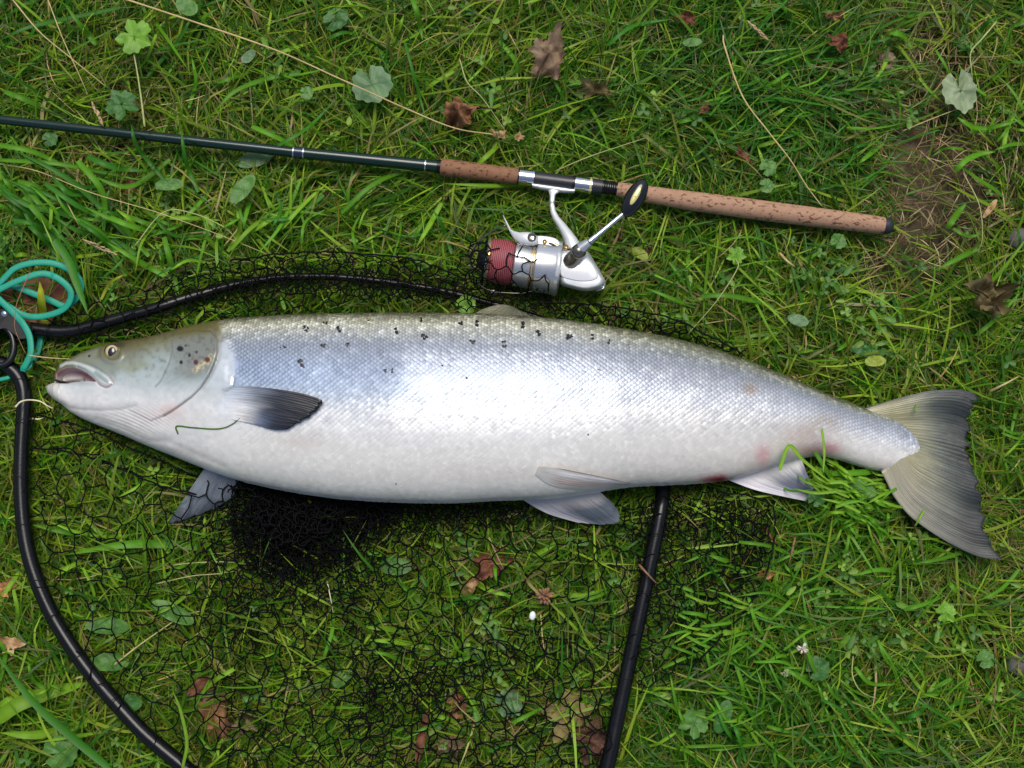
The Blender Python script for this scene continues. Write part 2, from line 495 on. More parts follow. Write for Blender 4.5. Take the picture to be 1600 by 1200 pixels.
press_poly(TAILPOLY, 0.03, 0.021); press_poly(ANALPOLY, 0.03, 0.02); press_poly(PELVPOLY, 0.03, 0.024); press_poly(FARPOLY, 0.028, 0.018)
press_line(ROD, 0.034, 0.011, 0.018)
press_line([tuple(p) for p in HOOP[::3]], 0.03, 0.008, 0.014)
press_poly([(735, 372), (800, 362), (880, 360), (940, 425), (946, 440), (916, 460), (850, 462), (735, 455)], 0.03, 0.010, 0.02)
press_poly([(0, 495), (40, 500), (40, 575), (-40, 575), (-40, 495)], 0.03, 0.012)
def clampz(x, y):
    i = np.clip(((x + 1.0) / GR).astype(int), 0, len(cx) - 1); j = np.clip(((y + 0.85) / GR).astype(int), 0, len(cy) - 1)
    v = CL[i, j]
    return np.where((np.abs(x) > 0.99) | (np.abs(y) > 0.84), 0.2, v)

# ------------------------------------------------------------------ grass
def ell(px, py, cx_, cy_, rx, ry):
    return np.exp(-(((px - cx_) / rx) ** 2 + ((py - cy_) / ry) ** 2))
def bare(px, py):
    """0 lush .. 1 worn; measured from the photograph"""
    b = 1.05 * ell(px, py, 1445, 225, 110, 130) + .95 * ell(px, py, 1495, 330, 110, 90) + 0.6 * ell(px, py, 1400, 420, 90, 70) + 0.5 * ell(px, py, 1440, 90, 100, 70)
    b = b + 0.5 * ell(px, py, 1480, 560, 60, 40) + 0.5 * ell(px, py, 1550, 880, 70, 50) + 0.45 * ell(px, py, 230, 170, 120, 90) + 0.35 * ell(px, py, 80, 250, 90, 40)
    b = b + 0.5 * ell(px, py, 1410, 930, 60, 25) + 0.4 * ell(px, py, 40, 1080, 70, 60) + 0.5 * ell(px, py, 330, 1120, 70, 50) + 0.5 * ell(px, py, 690, 1150, 80, 60) + 0.4 * ell(px, py, 1580, 1100, 60, 80)
    b = b + 0.4 * ell(px, py, 980, 390, 60, 50) + 0.3 * ell(px, py, 700, 60, 70, 60) + 0.35 * ell(px, py, 140, 440, 60, 40) + 0.3 * ell(px, py, 740, 910, 70, 50)
    return np.clip(b + (fbm(px / 90, py / 90, 3) - 0.55) * 0.9, 0, 1)
def lush(px, py):
    l = 0.9 * ell(px, py, 1160, 90, 130, 120) + 0.9 * ell(px, py, 1260, 200, 110, 120) + 0.6 * ell(px, py, 1100, 1150, 160, 200) + 0.5 * ell(px, py, 1150, 950, 130, 90) + 0.6 * ell(px, py, 900, 230, 120, 70)
    l = l + 0.5 * ell(px, py, 1350, 1150, 160, 80) + 0.4 * ell(px, py, 1300, 860, 120, 50) + 0.4 * ell(px, py, 960, 100, 80, 60)
    return np.clip(l + (fbm(px / 120, py / 120, 23) - 0.5) * 0.5, 0, 1)

def blades(name, n, rect, Lr, Wr, seg, pal, mat, el=(15, 75), curve=1.2, flow=0.5, dens=None, z0=(0, .004), seed=0, clampfree=0.0, lushlen=0.4, holes=True, label=None, cat=None, maxz=0.045):
    g = np.random.default_rng(100 + seed)
    x = g.uniform(rect[0], rect[1], int(n * 2)); y = g.uniform(rect[2], rect[3], int(n * 2))
    px, py = PX(np.stack([x, y, np.zeros_like(x)], -1))
    pr = np.ones_like(x) if dens is None else dens(px, py)
    k = np.where(g.random(len(x)) < pr)[0][:n]
    x, y, px, py = x[k], y[k], px[k], py[k]
    if holes:
        kk = (np.abs(x) > rect[4]) | (np.abs(y) > rect[4] * 0.85) if len(rect) > 4 else np.ones(len(x), bool)
        x, y, px, py = x[kk], y[kk], px[kk], py[kk]
    n = len(x)
    L = g.uniform(0, 1, n) ** 1.5 * (Lr[1] - Lr[0]) + Lr[0]
    lu = lush(px, py); ba = bare(px, py)
    L *= 1 + lushlen * lu - 0.35 * ba
    w = g.uniform(*Wr, n)
    # tufts: nearby blades share a lean direction
    ang = fbm(px / 55, py / 55, 31 + seed) * 14.0 * 0.5 + fbm(px / 260, py / 260, 41) * 6
    ph = ang + g.normal(0, 1, n) * (1.6 - 1.1 * flow) + np.where(g.random(n) < 0.18, g.uniform(0, 6.28, n), 0)
    e0 = np.radians(g.uniform(el[0], el[1], n))
    bend = g.uniform(0.3, 1, n) * curve
    t = np.linspace(0, 1, seg + 1)
    zz = np.zeros((n, seg + 1)); xx = np.zeros((n, seg + 1)); yy = np.zeros((n, seg + 1))
    xx[:, 0] = x; yy[:, 0] = y; zz[:, 0] = g.uniform(*z0, n)
    yaw = g.normal(0, 0.5, n)
    for s in range(seg):
        e = e0 - bend * t[s + 1]
        p_ = ph + yaw * t[s + 1]
        xx[:, s + 1] = xx[:, s] + L / seg * np.cos(e) * np.cos(p_)
        yy[:, s + 1] = yy[:, s] + L / seg * np.cos(e) * np.sin(p_)
        zz[:, s + 1] = zz[:, s] + L / seg * np.sin(e)
    hi = maxz * g.uniform(0.35, 1.0, n)[:, None]
    zz = np.where(zz > hi, hi + (zz - hi) * 0.15, zz)
    zz = np.maximum(zz, 0.0015 + 0.003 * g.random(zz.shape))
    c = clampz(xx, yy)
    free = (g.random(n) < clampfree)[:, None] & (c > 0.009)
    zz = np.where(free, zz, np.minimum(zz, np.maximum(c - 0.0015 * g.random(zz.shape), 0.001)))
    wx = -np.sin(ph) ; wy = np.cos(ph)
    roll = g.normal(0, 0.5, n)
    prof = np.interp(t, [0, 0.15, 0.5, 0.85, 1], [0.6, 0.9, 1.0, 0.6, 0.04])
    V = np.zeros((n, seg + 1, 2, 3))
    for sgn, q in ((-1, 0), (1, 1)):
        h = sgn * 0.5 * w[:, None] * prof[None]
        V[:, :, q, 0] = xx + h * (wx * np.cos(roll))[:, None]
        V[:, :, q, 1] = yy + h * (wy * np.cos(roll))[:, None]
        V[:, :, q, 2] = zz + h * np.sin(roll)[:, None]
    base = np.arange(n)[:, None] * (2 * (seg + 1)) + np.arange(seg)[None, :] * 2
    F = np.stack([base, base + 1, base + 3, base + 2], -1).reshape(-1, 4)
    P0 = np.array([lin(q[0]) for q in pal]); wt = np.array([q[1] for q in pal], float)
    wts = np.tile(wt, (n, 1))
    if len(pal) >= 5:   # dark lush, mid, yellow-green, olive, straw
        wts[:, 0] *= 1 + 4.0 * lu; wts[:, 2] *= 1 - 0.6 * lu; wts[:, 3] *= (1 + 1.2 * ba) * (1 - 0.6 * lu); wts[:, 4] *= (1 + 4 * ba) * (1 - 0.7 * lu)
    wts /= wts.sum(1)[:, None]
    idx = (g.random(n)[:, None] > np.cumsum(wts, 1)).sum(1).clip(0, len(pal) - 1)
    C0 = P0[idx] * g.uniform(0.48, 1.3, n)[:, None] * g.uniform(0.92, 1.08, (n, 3))
    C = np.repeat(C0[:, None, :], seg + 1, 1)
    tipdry = (g.random(n) < 0.15)[:, None, None] * sstep(0.7, 1.0, t)[None, :, None]
    C = C * (1 - tipdry) + lin((150, 130, 80)) * tipdry
    pale = (1 - sstep(0, 0.3, t))[None, :, None] * 0.12
    C = C * (1 - pale) + lin((120, 125, 62)) * pale
    C = np.repeat(C[:, :, None, :], 2, 2).reshape(-1, 3)
    o = mk(name, V.reshape(-1, 3), F, mat, C=C)
    tag(o, label, cat, kind="stuff")
    return o

PAL = [((54, 110, 18), 1.0), ((96, 146, 22), 1.9), ((142, 172, 40), 1.6), ((120, 122, 38), 0.7), ((186, 168, 110), 0.28)]
FLD = (-0.66, 0.66, -0.50, 0.56)
blades("moss", 42000, FLD, (.008, .02), (.0006, .0012), 2, [((54, 78, 18), 1), ((78, 94, 24), 1.2), ((112, 112, 36), .8), ((66, 56, 30), .8), ((104, 86, 54), .4)], M_GRASS, el=(20, 85), flow=0, seed=1, dens=lambda a, b: 1 - 0.85 * bare(a, b),
       label="short yellow green moss and sprouts between the grass blades", cat="moss", maxz=.016)
blades("fine_grass", 95000, FLD, (.024, .085), (.0009, .0021), 5, PAL, M_GRASS, el=(12, 62), curve=1.3, flow=.8, seed=2,
       dens=lambda a, b: 1 - 0.96 * bare(a, b), label="fine green lawn grass under and around the fish", cat="grass", clampfree=.02, lushlen=.5)
blades("coarse_grass", 13000, FLD, (.04, .115), (.0018, .0036), 6, [((60, 116, 22), 1.0), ((102, 152, 28), 1.5), ((146, 178, 48), 1.3), ((106, 116, 44), .5), ((168, 152, 100), .15)], M_GRASS, el=(15, 55), curve=1.1, flow=.65, seed=3,
       dens=lambda a, b: 1 - 0.97 * bare(a, b), label="coarser green grass blades standing through the fine lawn", cat="grass", clampfree=.05, lushlen=.3)
blades("dry_grass", 15000, FLD, (.02, .07), (.0005, .0013), 3, [((168, 146, 98), 1), ((140, 116, 76), 1), ((112, 92, 60), .8), ((190, 172, 124), .5), ((96, 74, 48), .5)], M_STRAW, el=(2, 30), curve=.4, flow=0, seed=4,
       dens=lambda a, b: 0.08 + 0.92 * bare(a, b), label="dry straw coloured thatch lying between the green blades", cat="dry grass", z0=(.004, .018))
blades("outer_grass", 60000, (-1.7, 1.7, -1.5, 1.6, 0.55), (.03, .07), (.0018, .0036), 3, PAL, M_GRASS, el=(12, 65), flow=.4, seed=5,
       label="green grass of the meadow all around", cat="grass")

# broad blades measured one by one on the photograph, (px, py) list, width px, height m, colour key
BR = [([(0, 63), (43, 43), (110, 28), (187, 12)], 8, .045, 0), ([(7, 143), (50, 160), (100, 187)], 9, .04, 1), ([(0, 250), (83, 255), (150, 267), (227, 283)], 7, .045, 1),
      ([(-10, 285), (43, 320), (110, 337), (213, 397)], 11, .05, 0), ([(20, 233), (117, 287), (213, 383)], 9, .048, 0), ([(-5, 297), (50, 333), (100, 397)], 14, .05, 0),
      ([(0, 270), (20, 300), (30, 350)], 10, .042, 1), ([(330, 180), (367, 143), (417, 123), (467, 115)], 8, .044, 1), ([(393, 197), (443, 220), (470, 240)], 8, .04, 1), ([(643, -5), (655, 30), (660, 63)], 8, .05, 1),
      ([(533, 333), (576, 293), (610, 275), (643, 267)], 8, .045, 1), ([(746, 257), (770, 235), (793, 213)], 8, .04, 2), ([(696, 287), (766, 290), (826, 290)], 6, .046, 2), ([(650, 387), (672, 350), (690, 317)], 8, .04, 2),
      ([(676, 327), (692, 355), (706, 397)], 6, .04, 0), ([(633, 67), (650, 130), (668, 195)], 5, .04, 0), ([(1096, 463), (1130, 461), (1166, 467), (1203, 478), (1213, 500)], 8, .045, 1),
      ([(1460, 423), (1510, 397), (1529, 387)], 9, .042, 1), ([(1218, 735), (1233, 697), (1256, 720), (1300, 755)], 6, .07, 2), ([(1286, 740), (1288, 705), (1284, 670)], 4, .075, 2), ([(1428, 647), (1432, 632), (1431, 617)], 3, .045, 2),
      ([(1430, 822), (1445, 795), (1453, 768)], 3, .04, 2), ([(1350, 790), (1385, 770), (1425, 757)], 5, .045, 2), ([(1300, 740), (1350, 738), (1384, 735)], 9, .042, 1), ([(1290, 755), (1340, 752), (1402, 747)], 5, .05, 2), ([(1270, 700), (1298, 745), (1330, 790)], 7, .05, 1),
      ([(1203, 970), (1235, 940), (1256, 917)], 7, .04, 1), ([(1183, 1033), (1220, 1034), (1253, 1037)], 5, .036, 1), ([(1266, 947), (1350, 950), (1433, 953)], 4, .036, 1), ([(1413, 953), (1450, 942), (1480, 928)], 6, .04, 1),
      ([(1226, 1043), (1265, 1070), (1306, 1100)], 6, .04, 1), ([(1146, 893), (1180, 892), (1213, 887)], 6, .035, 1), ([(1123, 990), (1150, 985), (1186, 973)], 9, .038, 2), ([(1393, 50), (1410, 55), (1426, 78)], 11, .04, 1),
      ([(1340, 257), (1360, 240), (1380, 223)], 8, .04, 1), ([(1496, 183), (1520, 198), (1550, 203)], 9, .04, 1), ([(1493, 267), (1510, 250), (1533, 240), (1556, 237)], 9, .045, 1), ([(1480, 357), (1495, 335), (1510, 317)], 10, .04, 1),
      ([(100, 867), (187, 852), (250, 850), (330, 856)], 13, .032, 1), ([(50, 820), (110, 832), (187, 837)], 9, .03, 1), ([(566, 980), (610, 983), (656, 997)], 9, .032, 2), ([(576, 1000), (620, 1003), (676, 1013)], 8, .032, 2),
      ([(613, 900), (640, 925), (666, 947)], 9, .03, 1), ([(780, 923), (800, 935), (823, 950)], 6, .032, 1), ([(623, 1160), (680, 1130), (740, 1107)], 6, .034, 1), ([(800, 1130), (830, 1115), (863, 1097)], 6, .034, 1),
      ([(84, 375), (106, 406), (120, 444), (138, 492)], 13, .058, 0), ([(62, 440), (66, 480), (74, 512)], 14, .05, 3), ([(166, 378), (220, 410), (268, 436)], 9, .045, 1), ([(256, 370), (268, 415), (280, 462)], 9, .045, 1),
      ([(196, 428), (172, 442), (158, 468)], 5, .04, 3), ([(-8, 1018), (50, 1095), (110, 1150), (170, 1200)], 12, .055, 0), ([(-10, 1128), (30, 1100), (80, 1082), (140, 1066)], 22, .035, 2), ([(0, 1145), (60, 1148), (135, 1130)], 13, .035, 2),
      ([(60, 1160), (120, 1150), (170, 1145)], 6, .035, 2), ([(0, 940), (22, 905), (42, 880)], 8, .03, 2), ([(0, 1105), (20, 1090), (30, 1075)], 14, .03, 2), ([(285, 1200), (292, 1160), (282, 1110), (270, 1080)], 5, .055, 2),
      ([(430, 230), (480, 200), (530, 150)], 6, .042, 0), ([(950, 70), (990, 40), (1050, 30)], 7, .04, 0), ([(1010, 450), (1060, 470), (1090, 480)], 7, .038, 1), ([(1330, 900), (1380, 890), (1440, 905)], 7, .036, 1), ([(1430, 880), (1475, 872), (1540, 850)], 6, .045, 1),
      ([(300, 25), (280, 60), (230, 120)], 7, .04, 0), ([(100, 5), (130, 45), (150, 70)], 8, .04, 1), ([(205, 195), (215, 230), (260, 285)], 7, .05, 0), ([(283, 200), (290, 250), (310, 300)], 7, .052, 0), ([(400, 400), (440, 350), (470, 280)], 6, .045, 1), ([(360, 390), (400, 350), (460, 320)], 7, .042, 2)]
BC = [(60, 122, 30), (92, 150, 32), (126, 172, 42), (160, 168, 40)]
V_, F_, C_, nn = [], [], [], 0
def broad(pts, w, z, ci, g=random):
    global nn
    P = crom(pts, 6); n = len(P); t = np.linspace(0, 1, n)
    zz = z * (0.55 + 0.45 * np.sin(np.clip(t * 1.1 + .25, 0, 1) * math.pi)) if z < .055 else np.full(n, z)
    Q = W(P[:, 0], P[:, 1], zz)
    T = np.gradient(Q, axis=0); T /= np.linalg.norm(T, axis=1)[:, None]
    S = np.cross(T, [0, 0, 1.0]); S /= np.linalg.norm(S, axis=1)[:, None]
    pr = np.interp(t, [0, .1, .5, .8, 1], [.75, .95, 1, .7, .05]) * w * 0.5 * PXM
    if g.random() < .5: pr = pr[::-1]
    sides = np.stack([Q - S * pr[:, None], Q - np.array([0, 0, 1]) * pr[:, None] * .35, Q + S * pr[:, None]], 1)
    V_.append(sides.reshape(-1, 3))
    F_.append(grid_faces(n, 3) + nn); nn += n * 3
    c = lin(BC[ci]) * g.uniform(.8, 1.15)
    cc = np.tile(c, (n, 3, 1)); cc[:, 1] *= 1.3
    cc *= (0.9 + 0.2 * rng.random((n, 1, 1)))
    C_.append(cc.reshape(-1, 3))
for pts, w, z, ci in BR: broad(pts, w, z, ci)
def clear_of(x, y):
    return (not inside(np.array(x), np.array(y), FISHPOLY)) and CLOK(x, y)
def CLOK(x, y):
    p = W(x, y, .035)
    return float(clampz(np.array(p[0]), np.array(p[1]))) > .06
for k in range(330):
    x, y = random.uniform(-40, 1640), random.uniform(-30, 1230)
    a = random.uniform(0, 6.28) if random.random() < .6 else random.choice([-.5, -.3, 2.6])
    l = random.uniform(35, 95)
    pts = [(x, y), (x + l * .5 * math.cos(a), y + l * .5 * math.sin(a)), (x + l * math.cos(a + random.uniform(-.5, .5)), y + l * math.sin(a + random.uniform(-.4, .4)))]
    if all(clear_of(*q) for q in pts): broad(pts, random.uniform(4, 8), random.uniform(.02, .038), random.choice([0, 1, 1, 2, 2]))
# tuft pushed up between anal fin and tail, long blades at the far left, lush tufts lower right
def tuft(n, cx_, cy_, rx, ry, a0, a1, l0, l1, w0, w1, z0, z1, cs, check=True):
    for k in range(n):
        x, y = random.gauss(cx_, rx), random.gauss(cy_, ry); a = random.uniform(a0, a1); l = random.uniform(l0, l1); d = random.uniform(-.5, .5)
        pts = [(x, y), (x + l * .5 * math.cos(a), y + l * .5 * math.sin(a)), (x + l * math.cos(a + d), y + l * math.sin(a + d))]
        if not check or all(clear_of(*q) for q in pts): broad(pts, random.uniform(w0, w1), random.uniform(z0, z1), random.choice(cs))
tuft(46, 1335, 772, 28, 14, -3.3, -2.3, 30, 70, 3, 6, .042, .056, [1, 2, 2], False)
tuft(30, 1350, 780, 30, 14, -1.2, .9, 30, 75, 3, 6, .036, .046, [1, 2, 2], False)
tuft(34, 1330, 800, 40, 18, .2, 2.9, 30, 80, 3, 6, .034, .042, [1, 1, 2])
tuft(46, 60, 300, 70, 55, .2, 1.0, 70, 150, 5, 10, .035, .05, [0, 0, 1, 1])
tuft(24, 250, 360, 110, 30, -1.6, 1.6, 50, 110, 4, 8, .03, .045, [0, 1, 2])
tuft(30, 500, 320, 130, 30, -2.2, -.6, 50, 120, 3, 7, .03, .045, [1, 1, 2])
tuft(60, 1130, 1000, 60, 70, -.7, .5, 60, 120, 3, 6, .032, .046, [1, 1, 2])
tuft(60, 1230, 1090, 120, 70, .5, 1.4, 60, 120, 3, 6, .032, .046, [0, 1, 1])
tuft(70, 1230, 190, 90, 90, -.9, .1, 50, 110, 2, 4, .032, .046, [0, 0, 1])
tuft(26, 40, 900, 40, 100, -1.4, 1.4, 50, 100, 4, 8, .028, .036, [1, 2, 2])
tuft(26, 1500, 700, 60, 90, -.8, .5, 50, 90, 3, 6, .03, .04, [1, 2, 1])
bg_o = mk("broad_grass", np.vstack(V_), np.vstack(F_), M_GRASS, C=np.vstack(C_))
tag(bg_o, "long broad grass blades lying over the lawn and the tackle", "grass", kind="stuff")

# clover and small round leaves: ground cover
V_, F_, C_, nn = [], [], [], 0
g = np.random.default_rng(5)
def leaflet(c, ang, L, wd, tilt, colr, notch=0.0):
    global nn
    n = 8
    a = np.linspace(0, 2 * math.pi, n, endpoint=False)
    lx = L * (0.5 - 0.5 * np.cos(a)) ; ly = wd * 0.5 * np.sin(a) * (0.75 + 0.25 * -np.cos(a))
    lx[n // 2] -= L * notch
    R = np.array([math.cos(ang), math.sin(ang), 0]); S = np.array([-math.sin(ang), math.cos(ang), 0])
    rim = c + lx[:, None] * (R * math.cos(tilt) + np.array([0, 0, math.sin(tilt)])) + ly[:, None] * S + np.array([0, 0, 1]) * np.abs(ly)[:, None] * .35
    mid = c + 0.5 * L * (R * math.cos(tilt) + np.array([0, 0, math.sin(tilt)]))
    V_.append(np.vstack([rim, mid]))
    F_.append(np.array([[k, (k + 1) % n, n] for k in range(n)]) + nn); nn += n + 1
    C_.append(np.vstack([np.tile(colr, (n, 1)), colr * 1.25]))
cnt = 0
for k in range(9000):
    px, py = g.uniform(-60, 1660), g.uniform(-40, 1240)
    dn = float(fbm(np.array(px / 60), np.array(py / 60), 77)) + 0.25 * float(ell(px, py, 1330, 980, 220, 120)) + 0.2 * float(ell(px, py, 1150, 310, 60, 60)) + 0.15 * float(ell(px, py, 650, 950, 300, 120)) + .15 * float(ell(px, py, 1230, 460, 200, 100))
    if dn < 0.68 + 0.16 * g.random(): continue
    z = g.uniform(.012, .032)
    p = W(px, py, z)
    if float(clampz(np.array(p[0]), np.array(p[1]))) < .05: continue
    cc = lin([(64, 112, 30), (92, 136, 38), (116, 150, 46), (76, 120, 38)][g.integers(0, 4)]) * g.uniform(.8, 1.2)
    if g.random() < .6:
        a0 = g.uniform(0, 6.28); s = g.uniform(.004, .0085)
        for q in range(3): leaflet(p, a0 + q * 2.09, s, s * .95, g.uniform(-.1, .35), cc, .15)
    else:
        leaflet(p, g.uniform(0, 6.28), g.uniform(.009, .02), g.uniform(.005, .009), g.uniform(-.1, .4), cc)
    cnt += 1
cl = mk("clover", np.vstack(V_), np.vstack(F_), M_LEAF, C=np.vstack(C_))
tag(cl, "small clover and round weed leaves scattered through the grass", "clover", kind="stuff")

# ------------------------------------------------------------------ the fish
G_GAPE = [(88, 584), (94, 579), (104, 575), (114, 574.5), (124, 577), (134, 582), (143, 589), (149, 595), (150, 596.5), (138, 595.5), (120, 596), (105, 599), (94, 599), (88, 598)]
G_MAX = [(93, 570), (103, 565), (114, 564), (127, 567), (140, 572), (152, 578), (163, 586), (171, 593), (175, 599), (171, 604), (163, 604), (156, 600), (150, 592), (143, 584), (134, 577), (123, 572), (113, 569.5), (103, 570), (94, 575)]
G_OP = [(270, 522), (300, 516), (330, 517), (341, 530), (341, 552), (337, 565), (327, 587), (314, 606), (300, 620), (284, 632), (268, 643), (252, 652), (236, 658), (200, 640), (210, 560)]
OPEDGE = [(330, 517), (341, 530), (341, 552), (337, 565), (327, 587), (314, 606), (300, 620), (284, 632), (268, 643), (256, 650)]
PREOP = [(268, 532), (269, 548), (265, 565), (258, 582), (250, 597), (243, 604)]
JAWLN = [(97, 630), (110, 637), (130, 640), (160, 641), (190, 639), (212, 634)]
ISTH = [(150, 655), (190, 668), (230, 690), (262, 690), (285, 700), (320, 716), (350, 730)]
CLEI = [(366, 590), (364, 604), (352, 612)]
EYE = (175, 549.5)
SPOTS = [(340, 504, 4), (359, 512, 7), (387, 509, 7), (422, 503, 6), (447, 504, 6), (478, 513, 9), (508, 505, 7), (530, 514, 8), (576, 498, 7), (625, 494, 4), (659, 499, 7), (407, 535, 6), (430, 533, 5), (442, 544, 9), (469, 568, 12),
         (505, 540, 7), (543, 538, 6), (620, 516, 9), (663, 526, 9), (602, 579, 5), (612, 579, 6), (720, 505, 6), (744, 505, 8), (738, 534, 7), (787, 533, 5), (788, 540, 6), (816, 508, 9), (840, 521, 8), (888, 526, 7), (893, 525, 5),
         (927, 526, 8), (953, 534, 6), (984, 537, 6), (1055, 551, 6), (729, 590, 3), (691, 571, 3), (1055, 627, 2.5), (919, 679, 2.5), (762, 495, 5), (964, 517, 4), (936, 577, 4), (1120, 560, 3), (619, 756, 2.5), (1018, 527, 4)]
HSP = [(281.5, 545, 4.5, (14, 14, 14)), (296, 555, 3, (40, 44, 44)), (283, 566, 3.2, (18, 18, 18)), (307, 550, 2.5, (60, 62, 60)), (306, 566, 4.5, (92, 42, 32)), (324, 562, 5, (96, 52, 36)), (290, 540, 2, (60, 62, 60))]
QS = []
gs = np.random.default_rng(3)
for (x, y, s) in SPOTS:
    k = 1 if s < 4 else int(gs.integers(2, 4))
    a0 = gs.uniform(0, 6.28)
    for q in range(k):
        aa = a0 + q * 2.6
        QS.append((x + s * .38 * math.cos(aa) * (k > 1), y + s * .38 * math.sin(aa) * (k > 1), s * gs.uniform(.30, .42), s * gs.uniform(.2, .32), gs.uniform(0, 3.14)))

def paint(px, py, spots=True, rimd=0.0):
    """skin colours of the salmon with flank highlight and back glitter painted in; alpha = silveriness"""
    x = px; top = ytop(x); bot = ybot(x)
    v = np.clip((py - top) / (bot - top + 1e-6), 0, 1)
    n1 = fbm(px / 22, py / 22, 9) - .5; n2 = fbm(px / 6, py / 6, 19) - .5
    vv = v + n1 * .03
    # body bands; pale back strip paints glitter, bright mid flank paints the highlight
    stops = [0, .02, .05, .11, .16, .30, .42, .52, .62, .72, .85, 1.0]
    colb = np.array([(120, 118, 94), (164, 164, 144), (210, 209, 190), (180, 184, 182), (152, 160, 172), (152, 164, 186), (186, 198, 214), (234, 237, 239), (240, 240, 237), (228, 227, 221), (224, 222, 215), (214, 211, 202)], float)
    C = np.stack([np.interp(vv, stops, colb[:, k]) for k in range(3)], -1)
    tailc = np.array([(96, 98, 80), (116, 118, 98), (146, 150, 136), (138, 144, 146), (146, 152, 162), (168, 174, 184), (196, 200, 206), (216, 216, 214), (222, 220, 214), (220, 217, 210), (214, 208, 200), (206, 198, 188)], float)
    Ct = np.stack([np.interp(vv, stops, tailc[:, k]) for k in range(3)], -1)
    wt = sstep(800, 1180, x)[..., None]
    C = C * (1 - wt) + Ct * wt
    ma = np.interp(vv, [0, .05, .12, .3, .42, .55, .64, .74, 1], [.12, .2, .22, .26, .42, .46, .3, .08, .03]) * (1 - .5 * sstep(1150, 1350, x))
    def put(mask, c):
        nonlocal C
        C = C * (1 - mask[..., None]) + np.array(c, float) * mask[..., None]
    # pinkish grazes near vent and tail root
    gr = lambda cx_, cy_, rx, ry: np.exp(-(((px - cx_) / rx) ** 2 + ((py - cy_) / ry) ** 2)) * np.clip(.4 + 2.6 * (n2 + .25), 0, 1)
    put(.75 * gr(1192, 712, 11, 16), (206, 150, 150)); put(.9 * gr(1116, 750, 20, 6), (150, 60, 66)); put(.95 * gr(1126, 750, 9, 7), (128, 36, 44)); put(.8 * gr(1296, 700, 16, 10), (196, 132, 138))
    put(.8 * gr(1270, 704, 30, 9), (160, 126, 116)); put(.5 * gr(1255, 680, 40, 18), (176, 150, 140)); put(.7 * gr(1171, 607, 12, 9), (140, 118, 96)); put(.5 * gr(1290, 660, 25, 14), (150, 136, 120))
    put(.5 * gr(470, 690, 40, 14), (206, 192, 182)); put(.35 * gr(800, 740, 200, 12), (214, 202, 194))
    put(.6 * np.exp(-(((px - 450) / 170) ** 2 + ((py - 586) / 32) ** 2)), (168, 190, 220))
    # head
    hx = 1 - sstep(-8, 16, px + 16 * n2 - np.interp(py, [495, 520, 560, 600, 640, 700, 760], [338, 341, 345, 352, 330, 320, 330]))
    hv = np.clip((py - top) / (bot - top + 1e-6), 0, 1) + n1 * .05
    hc = np.array([(94, 88, 56), (108, 104, 74), (120, 124, 108), (136, 146, 142), (160, 172, 172), (204, 209, 208), (222, 222, 219), (224, 222, 217), (216, 211, 204)], float)
    Hc = np.stack([np.interp(hv, [0, .08, .17, .28, .38, .5, .62, .8, 1], hc[:, k]) for k in range(3)], -1)
    C = C * (1 - hx[..., None]) + Hc * hx[..., None]
    ma = ma * (1 - hx) + .10 * hx
    ins = lambda pts, s=3: sstep(-s, s, sdist(px, py, pts))
    put(.75 * ins([(255, 505), (300, 500), (338, 498), (344, 515), (330, 520), (290, 522)], 6), (104, 98, 60))
    put((1 - sstep(89, 97, px)) * (py > 595), (208, 206, 200))
    # operculum grey patch
    put(.8 * ins([(268, 530), (332, 520), (341, 535), (339, 558), (325, 582), (300, 592), (266, 585)], 9), np.array((128, 132, 126)))
    put(.6 * np.clip(n2 * 4, 0, 1) * ins([(268, 524), (338, 520), (340, 556), (300, 575), (268, 560)], 5), (84, 84, 74))
    put(.7 * gr(250, 565, 30, 28), (164, 178, 178)); put(.55 * gr(215, 590, 40, 22), (196, 204, 203))
    put(.8 * ins([(344, 535), (366, 530), (368, 590), (356, 604), (318, 606), (330, 590), (341, 560)], 4), (196, 204, 210))
    put(.95 * ins([(300, 578), (308, 570), (320, 560), (331, 552), (336, 556), (326, 570), (312, 580), (305, 583)], 3) * np.clip(.35 + 4 * (fbm(px / 3.5, py / 3.5, 77) - .45), 0, 1), (206, 190, 140))
    # snout, maxilla, gape
    put(.75 * ins([(95, 568), (130, 550), (160, 540), (150, 560), (185, 570), (180, 590), (150, 575), (120, 566)], 5), (136, 142, 126))
    put(.6 * ins([(180, 570), (215, 560), (235, 570), (200, 585)], 6), (140, 146, 118))
    put(.9 * ins(G_MAX, 1.5), (202, 208, 206)); put(.75 * ins([(150, 578), (163, 588), (171, 595), (168, 599), (156, 592), (146, 583)], 1.5), (138, 154, 148))
    sg = ins(G_GAPE, 1.2)
    put(sg, (184, 176, 174)); put(sg * (1 - sstep(0, 9, dist_poly(px, py, [(90, 584), (104, 577), (116, 577), (130, 582), (141, 590), (148, 596)]))), (168, 116, 122))
    put(sg * .8 * (1 - sstep(0, 5, dist_poly(px, py, [(96, 600), (110, 596), (130, 594)]))), (60, 52, 50))
    put(.6 * (1 - sstep(.6, 2.2, dist_poly(px, py, [(152, 597), (158, 603), (166, 605.5), (173, 602), (176, 597), (172, 590)]))), (176, 130, 130))
    put(.75 * (1 - sstep(.4, 1.8, dist_poly(px, py, OPEDGE))), (124, 112, 108))
    put(.35 * (1 - sstep(.8, 2.5, dist_poly(px, py, PREOP))), (96, 106, 106))
    put(.3 * (1 - sstep(.8, 3, dist_poly(px, py, JAWLN))), (160, 156, 158)); put(.5 * gr(125, 642, 40, 5), (222, 220, 214))
    put(.5 * (1 - sstep(.8, 3, dist_poly(px, py, CLEI))), (120, 118, 120))
